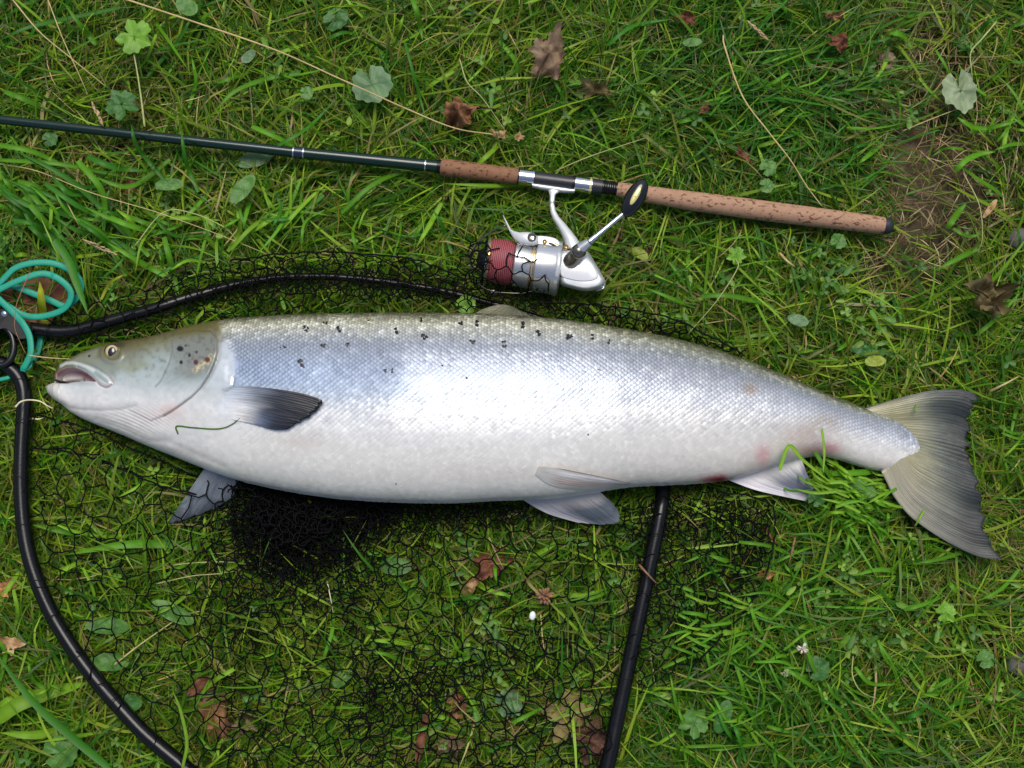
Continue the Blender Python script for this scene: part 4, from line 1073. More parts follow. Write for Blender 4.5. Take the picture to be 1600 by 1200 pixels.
# foot and stem
V, F = loft_lr([(831, 287.5), (845, 289), (880, 294), (898, 297)], [(832, 292.5), (846, 296), (880, 301), (897.5, 301)], ZR + .001, .004, pw=3); edge(mk("foot", V, F, M_SILVER2, reel))
V, F = loft_lr([(846, 292), (856, 296.5), (859, 307), (858.5, 320), (860, 333), (864, 343), (870, 353), (876, 364), (881, 376), (884, 390)],
               [(885, 297), (877, 298.5), (868, 304), (866, 318), (868.5, 330), (874, 340), (883, 350), (893, 362), (902, 374), (913, 392)],
               [ZR + .001, ZR + .001, ZR + .002, ZR + .003, ZR + .004, ZA, ZA + .002, ZA + .004, ZA + .005, ZA + .006], [.003, .0032, .0034, .0034, .0036, .0045, .0055, .007, .009, .010], 18, 2.6)
edge(mk("stem", V, F, M_SILVER2, reel))
for (x, y, z) in ((851, 378, ZB + .0055), (884.5, 386.5, ZA + .0165), (881, 438, ZA + .016)):
    V, F = lathe(W(x, y, z - .001), UP, [(0, .0024), (.0014, .0024), (.0019, .0018), (.0013, .0009), (.0012, 0)], 18); edge(mk("screw", V, F, M_GOLD, reel))
# handle
a0 = W(891, 409, ZA + .018); a1 = W(904, 393, ZA + .034)
V, F = lathe(a0, a1 - a0, [(0, .0078), (.002, .0082), (.008, .0072), (.016, .0062), (.022, .0058)], 28); edge(mk("handle_hub", V, F, M_GUN, reel))
V, F = ellipsoid(a1, [UP * .0075, AX * .0075, BX * .0075], 28, 18); mk("handle_joint", V, F, M_GUN, reel)
b0 = W(908, 388, ZA + .036); b1 = W(921, 378, ZA + .040)
V, F = tube(np.array([b0, b1]), [.0062, .0042], 20); edge(mk("handle_collar", V, F, M_SILVER, reel))
b2 = W(974, 334, ZA + .046)
V, F = tube(np.array([b1, b1 + (b2 - b1) * .2, b1 + (b2 - b1) * .22, b2]), [.0034, .0032, .0027, .0026], 18); edge(mk("handle_arm", V, F, M_CHROME, reel))
k0_ = W(975, 339, ZA + .046); k1_ = W(1008, 281, ZA + .052)
kc = (k0_ + k1_) / 2; kd = (k1_ - k0_) / 2; kn = kd / np.linalg.norm(kd); ks = np.cross(kn, UP); ks /= np.linalg.norm(ks); ku = np.cross(ks, kn)
V, F = ellipsoid(kc, [ks * 15 * PXM, ku * 11 * PXM, kd], 36, 26)
nrm = np.abs((V - kc) @ kn) / np.linalg.norm(kd)
knob = mk("handle_knob", V, F, plain("gloss_black_knob", (12, 12, 13), .14, coat=.6), reel)
V, F = ellipsoid(kc + ku * 9.9 * PXM + kn * 2 * PXM, [ks * 4.6 * PXM, ku * 1.6 * PXM, kn * 14.5 * PXM], 28, 18); mk("gold_inlay", V, F, M_GOLDIN, knob)
V, F = ellipsoid(kc + ku * 11.4 * PXM + kn * 1 * PXM, [ks * .9 * PXM, ku * .5 * PXM, kn * .9 * PXM], 10, 6); mk("inlay_pin", V, F, M_PLASTIC, knob)

# ------------------------------------------------------------------ landing net
net = thing("landing_net", W(600, 900, 0), "black hoop landing net spread on the grass under the salmon", "landing net")
zh = .029 + .003 * (fbm(HOOP[:, 0] / 120, HOOP[:, 1] / 120, 4) - .5)
infish = inside(HOOP[:, 0], HOOP[:, 1], FISHPOLY)
zh = np.where((HOOP[:, 0] > 290) & (HOOP[:, 1] < 480), zh - .006, zh)
zh = np.where(infish, .010, zh)
zh = np.convolve(np.pad(zh, 3, mode='edge'), np.ones(7) / 7, mode='valid')
rh = np.interp(HOOP[:, 0], [0, 60, 280, 450, 700, 800], [9, 10.5, 9, 6.2, 5.2, 5]) * (HOOP[:, 1] < 560) + 11.3 * (HOOP[:, 1] >= 560)
rh = np.convolve(np.pad(rh, 3, mode='edge'), np.ones(7) / 7, mode='valid') * PXM
HP = W(HOOP[:, 0], HOOP[:, 1], zh)
V, F = tube(HP, rh, 20); mk("hoop_tube", V, F, M_BLACK, net)
# cord lashings round the tube
def torus(c, axis, R, r, n=22, mseg=7, skew=0.0):
    A = axis / np.linalg.norm(axis); S = np.cross(A, UP); S /= np.linalg.norm(S); U = np.cross(S, A)
    V = []
    for k in range(n):
        t = 2 * math.pi * k / n; rd = math.cos(t) * S + math.sin(t) * U
        for q in range(mseg):
            p = 2 * math.pi * q / mseg
            V.append(c + rd * (R + r * math.cos(p)) + A * (r * math.sin(p) + skew * math.cos(t) * R))
    V = np.array(V).reshape(n, mseg, 3)
    F = grid_faces(n, mseg, True).tolist() + [[(n - 1) * mseg + q, (n - 1) * mseg + (q + 1) % mseg, (q + 1) % mseg, q] for q in range(mseg)]
    return V.reshape(-1, 3), F
acc = 0; last = -20
for k in range(6, len(HOOP) - 4):
    acc += math.hypot(*(HOOP[k] - HOOP[k - 1]))
    if acc - last > random.uniform(52, 95) and not infish[k] and -50 < HOOP[k, 0] < 1300 and HOOP[k, 1] < 1260:
        last = acc
        V, F = torus(HP[k], HP[k + 1] - HP[k - 1], rh[k] + .0002, .00062, skew=random.uniform(-.6, .6))
        mk("lashing", V, F, M_LASH, net)
        if random.random() < .5:
            V, F = torus(HP[k] + (HP[k + 1] - HP[k - 1]) * .12, HP[k + 1] - HP[k - 1], rh[k] + .0002, .0005, skew=random.uniform(-.8, .8)); mk("lashing", V, F, M_LASH, net)
# hinge block at the left
V, F = pillow(crom([(-60, 490), (-20, 482), (5, 480), (22, 488), (34, 500), (50, 508), (52, 524), (36, 530), (24, 522), (8, 512), (-10, 520), (-20, 545), (-14, 575), (-40, 590), (-80, 560)], 4, True), .016, .043, .08); edge(mk("hinge_block", V, F, M_PLASTIC, net))
rp = crom([(2 + 20 * math.cos(a), 541 + 30 * math.sin(a)) for a in np.linspace(0, 2 * math.pi, 12, endpoint=False)], 4, True)
rp = np.vstack([rp, rp[:1]]); V, F = tube(W(rp[:, 0], rp[:, 1], .037), .0034, 12, cap=False); mk("hinge_collar", V, F, M_PLASTIC, net)
V, F = lathe(W(8, 490.5, .041), UP, [(0, .0036), (.002, .0034), (.003, .0024), (.0034, .0008), (.0034, 0)], 20); edge(mk("hinge_screw", V, F, M_CHROME, net))

NV_, NF_, NC_ = [], [], 0
def strands(E, r):
    """E (e,k,3) polylines -> three sided cords"""
    global NC_
    e, k, _ = E.shape
    T = np.gradient(E, axis=1); T /= np.linalg.norm(T, axis=2)[..., None] + 1e-9
    S = np.cross(T, UP); S /= np.linalg.norm(S, axis=2)[..., None] + 1e-9
    U = np.cross(S, T)
    V = np.stack([E + r * (math.cos(a) * S + math.sin(a) * U) for a in (math.pi / 2, math.pi * 7 / 6, math.pi * 11 / 6)], 2)
    b = (np.arange(e)[:, None, None] * k * 3 + np.arange(k - 1)[None, :, None] * 3)
    q = np.arange(3)[None, None, :]; q2 = (q + 1) % 3
    F = np.stack([b + q, b + q2, b + 3 + q2, b + 3 + q], -1).reshape(-1, 4) + NC_
    NV_.append(V.reshape(-1, 3)); NF_.append(F); NC_ += e * k * 3
def ztop_net(px, py, z):
    # over the reel the mesh rides on the spool; elsewhere on the grass
    yc = 411 + (px - 800) * .126
    s = np.sqrt(np.clip(1 - ((py - yc) / 39) ** 2, 0, 1))
    zz = (ZA + 38 * PXM * s + .0022) * ((px > 730) & (px < 880)) * (s > 0)
    return np.maximum(z, zz)
def netpatch(poly, cell, rot, seed, warp, r=.0007, zb=.034, za=.012, fine=2.2, drop=0.0, stretch=1.0, wl=140, soft=0):
    P = np.array(poly); c = P.mean(0); ext = np.abs(P - c).max() * 1.5
    a = cell * .6
    ni = int(ext * 2 / (a * .866)) + 2; nj = int(ext * 2 / (a * 1.5) / stretch) + 2
    I, J = np.meshgrid(np.arange(ni), np.arange(nj), indexing='ij')
    x = (I - ni / 2) * a * .866; y = ((J - nj / 2) * a * 1.5 + np.where((I + J) % 2 == 0, a * .25, -a * .25)) * stretch
    cr, sr_ = math.cos(rot), math.sin(rot)
    X = c[0] + x * cr - y * sr_; Y = c[1] + x * sr_ + y * cr
    gg = np.random.default_rng(seed)
    def wp(X, Y):
        return (X + warp * (fbm(X / wl, Y / wl, seed) - .5) * 2 + fine * (vn(X / 9, Y / 9, seed + 5) - .5) * 2,
                Y + warp * (fbm(X / wl, Y / wl, seed + 9) - .5) * 2 + fine * (vn(X / 9, Y / 9, seed + 6) - .5) * 2)
    X = X + gg.normal(0, a * .14, X.shape); Y = Y + gg.normal(0, a * .14, X.shape)
    E0 = []; 
    A = [(I[:-1], J[:-1], I[1:], J[1:])]
    h = np.stack([X[:-1], Y[:-1], X[1:], Y[1:]], -1).reshape(-1, 4)
    ev = ((I + J) % 2 == 0)[:, :-1]
    v = np.stack([X[:, :-1], Y[:, :-1], X[:, 1:], Y[:, 1:]], -1)[ev]
    S = np.vstack([h, v])
    S = S[gg.random(len(S)) > drop]
    t = np.linspace(0, 1, 5)
    ex = S[:, 0:1] + (S[:, 2:3] - S[:, 0:1]) * t; ey = S[:, 1:2] + (S[:, 3:4] - S[:, 1:2]) * t
    L = np.hypot(S[:, 2] - S[:, 0], S[:, 3] - S[:, 1])[:, None]
    bow = gg.normal(0, .10, (len(S), 1)) * np.sin(t * math.pi)[None] 
    nxv = -(S[:, 3:4] - S[:, 1:2]); nyv = (S[:, 2:3] - S[:, 0:1])
    ex = ex + bow * nxv; ey = ey + bow * nyv
    ex, ey = wp(ex, ey)
    mx, my = ex[:, 2], ey[:, 2]
    ok = inside(mx, my, poly) & ~inside(mx, my, FISHPOLY) 
    if soft: ok &= gg.random(len(mx)) < sstep(-2, soft, dist_poly(mx, my, poly, True) + 30 * (my < ybot(mx) + 20))
    ex, ey = ex[ok], ey[ok]
    z = zb + za * (fbm(ex / 45, ey / 45, seed + 2) - .5) * 2 + .004 * (vn(ex / 10, ey / 10, seed + 3) - .5)
    z = np.maximum(z, .010)
    z = ztop_net(ex, ey, z)
    z = np.where(inside(ex, ey, FISHPOLY), np.minimum(z, .02), z)
    for fp in (PELVPOLY, ANALPOLY):
        z = np.where(sdist(ex, ey, fp) > -3, np.minimum(z, .024), z)
    strands(W(ex, ey, z), r)
LEFT = [(48, 640), (110, 655), (180, 690), (270, 725), (345, 755), (400, 768), (560, 790), (560, 1210), (300, 1215), (240, 1160), (160, 1080), (90, 985), (55, 900), (42, 800)]
MIDP = [(540, 775), (760, 788), (830, 785), (1000, 770), (1035, 775), (1010, 920), (960, 1140), (950, 1210), (540, 1210)]
netpatch(LEFT, 40, .35, 1, 16, r=.00078)
netpatch([(330, 790), (600, 800), (600, 1210), (360, 1210), (300, 1000)], 34, .9, 2, 18)
netpatch(MIDP, 34, .2, 3, 18, r=.00078)
netpatch([(560, 985), (760, 975), (900, 960), (950, 1100), (940, 1210), (560, 1210)], 38, .7, 5, 20, r=.00078)
netpatch([(560, 1070), (700, 1060), (700, 1130), (540, 1150)], 18, 0, 55, 14)
# right part beyond the bar
RIGHT = [(1000, 775), (1080, 765), (1150, 772), (1205, 790), (1208, 860), (1190, 910), (1160, 960), (1120, 1005), (1075, 1050), (1040, 1065), (1000, 1080), (985, 1000)]
netpatch(RIGHT, 21, .4, 6, 12, r=.00078, za=.01); netpatch([(1020, 790), (1205, 800), (1195, 890), (1140, 960), (1060, 1000), (1010, 960)], 20, .1, 7, 10, za=.012)
netpatch([(960, 800), (1160, 780), (1150, 820), (980, 850)], 15, .2, 8, 8)
netpatch([(1140, 790), (1208, 800), (1200, 880), (1150, 930)], 15, 1.3, 81, 8)
# the dark bunched heap against the belly
HEAP = [(368, 745), (420, 765), (520, 780), (620, 786), (640, 815), (590, 845), (560, 885), (510, 905), (450, 925), (395, 905), (365, 860), (345, 820), (345, 785)]
for k in range(6): netpatch(HEAP, 14 + k * 1.6, k * .7, 20 + k, 20, r=.0008, zb=.026 + .003 * k, za=.014, fine=5, soft=34)
HC = [(385, 770), (420, 780), (520, 792), (545, 800), (515, 835), (470, 865), (430, 862), (400, 830)]
for k in range(8): netpatch(HC, 8 + k * 1.1, k * .5, 60 + k, 16, r=.0010, zb=.024 + .004 * k, za=.012, fine=5, soft=16)
netpatch([(300, 815), (380, 800), (470, 900), (540, 870), (560, 940), (420, 970), (330, 900)], 19, .5, 31, 14)
netpatch([(540, 785), (840, 790), (830, 822), (560, 840)], 13, .1, 32, 12, fine=4); netpatch([(560, 785), (830, 788), (820, 810), (560, 815)], 11, .6, 33, 12, fine=4)
netpatch([(360, 930), (400, 930), (410, 1010), (370, 1010)], 11, .2, 34, 8); netpatch([(560, 1060), (660, 1040), (860, 990), (900, 1000), (700, 1080), (570, 1100)], 16, .4, 35, 10)
netpatch([(540, 830), (700, 830), (640, 900), (540, 930)], 20, .2, 36, 12)
# upper band round the frame
UPR = [(60, 500), (150, 470), (230, 450), (280, 425), (360, 405), (480, 393), (570, 396), (640, 402), (700, 420), (700, 470), (600, 470), (450, 488), (340, 500), (290, 505), (240, 522), (160, 535), (90, 545)]
netpatch(UPR, 24, .3, 40, 12, r=.00078, za=.009, zb=.036); netpatch([(200, 470), (300, 415), (480, 395), (640, 402), (720, 440), (700, 470), (450, 462), (330, 480)], 20, 1.0, 41, 10, za=.009, zb=.036)
netpatch([(310, 450), (430, 415), (620, 425), (720, 455), (700, 472), (600, 462), (500, 455), (400, 460)], 15, .5, 42, 10, za=.006, zb=.038)
REELN = [(690, 425), (735, 385), (765, 368), (790, 395), (815, 385), (850, 425), (865, 450), (840, 470), (800, 480), (740, 480), (690, 470)]
netpatch(REELN, 27, .25, 43, 8, r=.00078, za=.004, zb=.036); netpatch([(690, 440), (730, 420), (765, 440), (800, 450), (860, 452), (880, 490), (850, 494), (700, 482)], 17, .8, 44, 10, zb=.034)
netpatch([(728, 370), (764, 368), (764, 440), (735, 440)], 14, .3, 47, 8, zb=.04, r=.0008); netpatch([(728, 390), (764, 385), (764, 450), (735, 450)], 16, 1.0, 48, 8, zb=.045)
netpatch([(830, 470), (900, 470), (980, 480), (1060, 500), (1130, 535), (1170, 552), (1130, 570), (1060, 560), (980, 530), (880, 505)], 20, .1, 45, 9, r=.0008, zb=.034)
netpatch([(840, 480), (960, 478), (1130, 540), (1140, 560), (1040, 545), (900, 505)], 17, .8, 46, 9, r=.0008, zb=.034)
nm = mk("netting", np.vstack(NV_), np.vstack(NF_), M_CORDNET, net)
nm["kind"] = "stuff"
# border cords along the free edges of the netting
for pts, z in (([(1120, 768), (1170, 775), (1207, 792), (1209, 850), (1192, 908), (1160, 958), (1118, 1004), (1078, 1046)], .036), ([(360, 408), (430, 398), (500, 394), (580, 397), (640, 404), (690, 420), (730, 440)], .042), ([(830, 474), (900, 474), (980, 483), (1060, 502), (1130, 536), (1165, 556)], .036),
               ([(58, 648), (130, 668), (205, 700), (285, 735), (350, 765)], .03), ([(48, 700), (100, 705), (160, 720), (240, 755), (320, 775)], .032)):
    P = crom(pts, 8); P = P + rng.normal(0, .9, P.shape)
    V, F = tube(W(P[:, 0], P[:, 1], z + .004 * (vn(P[:, 0] / 20, P[:, 1] / 20, 2) - .5)), .0009, 6); mk("border_cord", V, F, M_CORDNET, net)

# ------------------------------------------------------------------ teal cord
cp = [(-90, 425), (-40, 470), (0, 441), (22, 420), (50, 411), (80, 411), (104, 419), (122, 434), (127, 448), (121, 464), (102, 478), (80, 470), (50, 458), (20, 447), (-15, 446), (-35, 462), (-20, 466), (0, 452), (30, 438), (60, 428), (80, 430),
      (100, 442), (111, 458), (106, 476), (90, 488), (60, 495), (36, 492), (15, 480), (-8, 466), (-20, 455), (-8, 462), (20, 488), (36, 506), (46, 526), (48, 550), (42, 566), (36, 577), (46, 570), (58, 552), (63, 528), (60, 515)]
P = crom(cp, 7); n = len(P)
zc = .040 + .006 * np.sin(np.arange(n) * .06) + .004 * (np.arange(n) > n * .5)
zc[int(n * .93):] = .022
V, F = tube(W(P[:, 0], P[:, 1], zc), 5.0 * PXM, 10, flat=.3)
cord = thing("cord", W(50, 450, 0), "flat teal cord coiled in loops beside the net hinge", "cord")
mk("loops", V, F, M_CORD, cord)
V, F = tube(W(np.array([-30, 0, 10, 19.]), np.array([602, 593, 591, 588.]), .03), 3.4 * PXM, 10, flat=.45); mk("loose_end", V, F, M_CORD, cord)

# ------------------------------------------------------------------ leaves
def leafmesh(px, py, size, rot, kind, crump, cols, z=.034, seed=0, aspect=1.0, fold=0.0, tilt=(0, 0)):
    R, A = 9, 48
    th = np.linspace(0, 2 * math.pi, A, endpoint=False)
    if kind == 'lobed': rad = .66 + .24 * np.abs(np.cos(2.5 * th + .25 * np.sin(th * 3 + seed))) ** .9 + .05 * np.cos(15 * th) + .12 * (vn(np.cos(th) * 2 + 5, np.sin(th) * 2 + 5, seed) - .5) + .05 * np.cos(8 * th + seed); rad = rad * (1 - .55 * np.exp(-((th - math.pi) / .22) ** 2))
    elif kind == 'round': rad = .9 + .05 * np.cos(11 * th) + .03 * np.cos(5 * th); rad = rad * (1 - .75 * np.exp(-((th - math.pi) / .16) ** 2))
    elif kind == 'ragged':
        g_ = np.random.default_rng(seed * 13 + 1); rad = np.full(A, .6)
        for q in range(6):
            c_ = q * 1.047 + g_.normal(0, .22); dth = np.abs((th - c_ + math.pi) % (2 * math.pi) - math.pi)
            rad = np.maximum(rad, g_.uniform(.65, 1.15) * (1 - dth / g_.uniform(.75, 1.25)))
        rad = rad * (1 + .10 * g_.normal(0, 1, A).clip(-1.2, 1.2))
    else: rad = .5 / np.sqrt((np.cos(th) * .5) ** 2 + (np.sin(th) * 1.0) ** 2); rad = rad * (1 - .1 * np.abs(np.sin(th)))
    rr_ = np.linspace(0, 1, R)[:, None]
    lx = rr_ * rad * np.cos(th); ly = rr_ * rad * np.sin(th) * aspect
    zz = crump * (fbm(lx * 2.2 + 7, ly * 2.2 + 3, seed, 3) - .5) * 1.6 + crump * .45 * rr_ ** 2 * np.sin(th * 2 + seed)
    if kind == 'ragged' or crump > .3:
        f1 = np.abs(fbm(lx * 1.6 + seed, ly * 1.6, seed + 40, 2) - .5) * 2; f2 = np.abs(vn(lx * 3.5, ly * 3.5 + seed, seed + 41) - .5) * 2
        zz = zz + crump * (1.1 * f1 + .45 * f2) + crump * .5 * np.abs(ly) * rr_
    vein = np.abs(np.sin(2.5 * th)) if kind in ('lobed', 'round') else np.abs(np.sin(5 * lx + np.abs(ly) * 5))
    zz = zz - .03 * (1 - vein) * np.ones_like(rr_)
    zz = zz + np.abs(ly) * fold
    lx = lx * (1 - .18 * crump * rr_); 
    zz = zz + lx * tilt[0] + ly * tilt[1]
    c, s = math.cos(rot), math.sin(rot)
    X = lx * c - ly * s; Y = lx * s + ly * c
    sz = size * PXM * (1.3 if kind == 'ragged' else 1)
    O = W(px, py, z)
    V = O + np.stack([X * sz, Y * sz, (zz - zz.mean()) * sz], -1)
    V[..., 2] = np.maximum(V[..., 2], .004)
    C = ramp(np.clip(fbm(lx * 3 + seed, ly * 3, seed + 3) * 1.2 - .1 + .15 * (vein - .5), 0, 1), np.linspace(0, 1, len(cols)), cols)
    C = C * (1 + .35 * np.exp(-(vein / .16) ** 2) * (.3 + .7 * rr_))[..., None] if kind != 'ragged' else C * (1 - .25 * np.exp(-(vein / .2) ** 2))[..., None]
    return V.reshape(-1, 3), grid_faces(R, A, True)[:, ::-1], C.reshape(-1, 3), O, sz
def leaf(name, label, cat, px, py, size, rot, kind, crump, cols, mat, group, stalk=None, **k):
    z = k.get('z', .034)
    V, F, C, O, sz = leafmesh(px, py, size, rot, kind, crump, cols, **k)
    t = thing(name, (O[0], O[1], 0), label, cat, group)
    mk("leaf_blade", V, F, mat, t, C=C)
    if stalk:
        L, ang = stalk
        d = np.array([math.cos(ang), math.sin(ang)])
        s = np.linspace(0, 1, 7)
        P = np.stack([O[0] + d[0] * s * L * PXM, O[1] + d[1] * s * L * PXM + .0015 * np.sin(s * 4), z + .002 + (.004 - z * .6) * s * (cat == 'leaf') + 0 * s], -1)
        Vs, Fs = tube(P, np.linspace(.0009, .0006, 7), 6)
        mk("leaf_stalk", Vs, Fs, mat, t, C=np.tile(lin(cols[0]), (len(Vs), 1)))
    return t
BRN = [(58, 38, 26), (112, 76, 50), (150, 108, 74), (172, 132, 98)]
GRY = [(70, 54, 42), (112, 90, 70), (140, 118, 94), (158, 136, 112)]
RED = [(60, 34, 24), (104, 62, 42), (128, 82, 58), (146, 104, 78)]
TAN = [(110, 84, 56), (160, 124, 84), (196, 160, 118), (206, 176, 136)]
OLV = [(52, 44, 26), (92, 80, 48), (124, 112, 72), (146, 134, 96)]
DL = [("curled grey brown dead leaf standing up at the top centre above the rod", 857, 85, 34, .3, 'ragged', .55, GRY, .045, (34, -2.1), 1.0, (.0, .3)),
      ("shrivelled orange brown dead leaf with a long stalk above the rod's cork grip", 716, 176, 34, .5, 'ragged', .9, BRN, .042, (64, .1), .8, (0, 0)),
      ("narrow rolled brown dead leaf right of the standing grey one", 932, 141, 34, -.15, 'ragged', .6, OLV, .036, None, .35, (0, 0)),
      ("small orange brown leaf scrap near the top edge, with a dark tip", 1300, 24, 18, -.3, 'ragged', .5, BRN, .036, None, .5, (0, 0)),
      ("small bent brown dead leaf below the orange scrap near the top edge", 1313, 64, 20, -.7, 'ragged', .6, RED, .038, None, .7, (0, 0)),
      ("faded greyish dead leaf lying flat on the worn ground at upper right", 1386, 95, 21, 1.1, 'ragged', .2, GRY, .02, None, .8, (0, 0)),
      ("large crumpled olive brown dead leaf at the right above the tail fin", 1543, 466, 40, .5, 'ragged', .9, [(34, 28, 18), (66, 56, 34), (104, 92, 58), (140, 126, 88)], .046, (30, 2.6), .9, (0, 0)),
      ("broad flat red brown dead leaf underneath the teal cord", 52, 468, 66, .2, 'lobed', .22, RED, .022, None, .8, (0, 0)),
      ("rust brown dead leaf under the netting below the belly", 768, 880, 27, .9, 'ragged', .4, RED, .024, None, .9, (0, 0)),
      ("tan rolled dead leaf left of the rust brown one under the netting", 735, 918, 22, 1.2, 'ragged', .7, TAN, .024, None, .45, (0, 0)),
      ("crinkled orange brown fan shaped leaf under the net near the bottom", 714, 1103, 20, 0, 'round', .5, BRN, .024, None, 1, (0, 0)),
      ("large tan and green dying leaf beside the net's straight side bar", 888, 1122, 46, .4, 'lobed', .2, [(92, 78, 46), (126, 112, 66), (150, 130, 84), (140, 106, 74)], .022, None, .9, (0, 0)),
      ("dark brown dead leaf overlapping the large tan one at the bottom", 926, 1160, 28, 1.2, 'ragged', .3, [(40, 26, 20), (72, 46, 36), (92, 62, 48), (100, 72, 58)], .026, None, .9, (0, 0)),
      ("small orange dead leaf just right of the netting's free edge", 1196, 897, 17, .1, 'ragged', .5, [(110, 66, 40), (156, 102, 66), (180, 126, 86), (190, 140, 100)], .03, None, .6, (0, 0)),
      ("tan dead leaf with a dark red top at the left picture edge", 12, 1006, 26, 0, 'ragged', .4, TAN, .028, None, .5, (0, 0)),
      ("small orange dead leaf at the left picture edge above the tan one", 8, 920, 16, .4, 'ragged', .4, [(130, 80, 46), (170, 116, 72), (190, 140, 92), (190, 140, 92)], .026, None, .8, (0, 0)),
      ("long torn brown leaf with ragged edge under the lower left netting", 338, 1120, 46, -1.2, 'ragged', .4, BRN, .02, None, .5, (0, 0)),
      ("dull red brown leaf strip above the torn leaf under the netting", 310, 1072, 24, .6, 'oval', .3, RED, .022, None, .8, (0, 0)),
      ("small pale beige leaf scrap close above the rod's fore grip", 780, 208, 13, -.2, 'ragged', .4, TAN, .036, None, .5, (0, 0)),
      ("tiny beige leaf scrap right of the pale one above the grip", 812, 214, 9, -.5, 'ragged', .4, TAN, .036, None, .7, (0, 0)),
      ("round brown dead leaf between the blades below the green rod blank", 204, 294, 19, -.3, 'ragged', .3, RED, .018, None, .6, (0, 0)),
      ("pale brown crumpled leaf remains in the grass at the bottom", 705, 1165, 34, .8, 'ragged', .8, GRY, .02, None, .5, (0, 0)),
      ("upright brown leaf strip rising from the bottom edge under the net", 660, 1150, 42, 1.35, 'oval', .25, RED, .026, None, .35, (0, 0)),
      ("greyish curled leaf under the net left of the bottom strip", 385, 1130, 24, .3, 'ragged', .8, GRY, .02, None, .6, (0, 0)),
      ("brown leaf piece lying flat right of the reel on worn grass", 1008, 400, 18, .9, 'ragged', .4, RED, .016, None, .6, (0, 0)),
      ("small red brown leaf piece left of the flowering stem at top right", 1100, 170, 11, .9, 'ragged', .3, RED, .034, None, .5, (0, 0)),
      ("narrow reddish leaf piece above the long cork grip", 1163, 243, 18, -.8, 'ragged', .3, RED, .036, None, .3, (0, 0)),
      ("pale brown narrow leaf at the right edge level with the rod butt", 1548, 325, 20, .9, 'oval', .3, TAN, .03, None, .5, (0, 0)),
      ("dark brown leaf at the top edge right of the standing dead leaf", 1072, 28, 16, -.6, 'ragged', .4, RED, .03, None, .6, (0, 0))]
for i, (lb, x, y, s, rt, kd_, cr, cols, z, st, asp, tl) in enumerate(DL):
    leaf("dead_leaf", lb, "dead leaf", x, y, s, rt, kd_, cr, cols, M_DEAD, "dead leaves on the grass", stalk=st, z=z, seed=i + 2, aspect=asp, tilt=tl)
GA = [(84, 134, 34), (112, 164, 44), (128, 178, 52)]; GB = [(44, 92, 36), (60, 112, 44), (76, 128, 52)]; GCc = [(74, 112, 70), (98, 134, 88), (120, 152, 104)]; GD = [(62, 108, 44), (84, 132, 54), (104, 148, 64)]; GE = [(130, 150, 110), (150, 168, 128), (166, 182, 146)]
GY = [(120, 140, 40), (146, 162, 50), (160, 172, 60)]
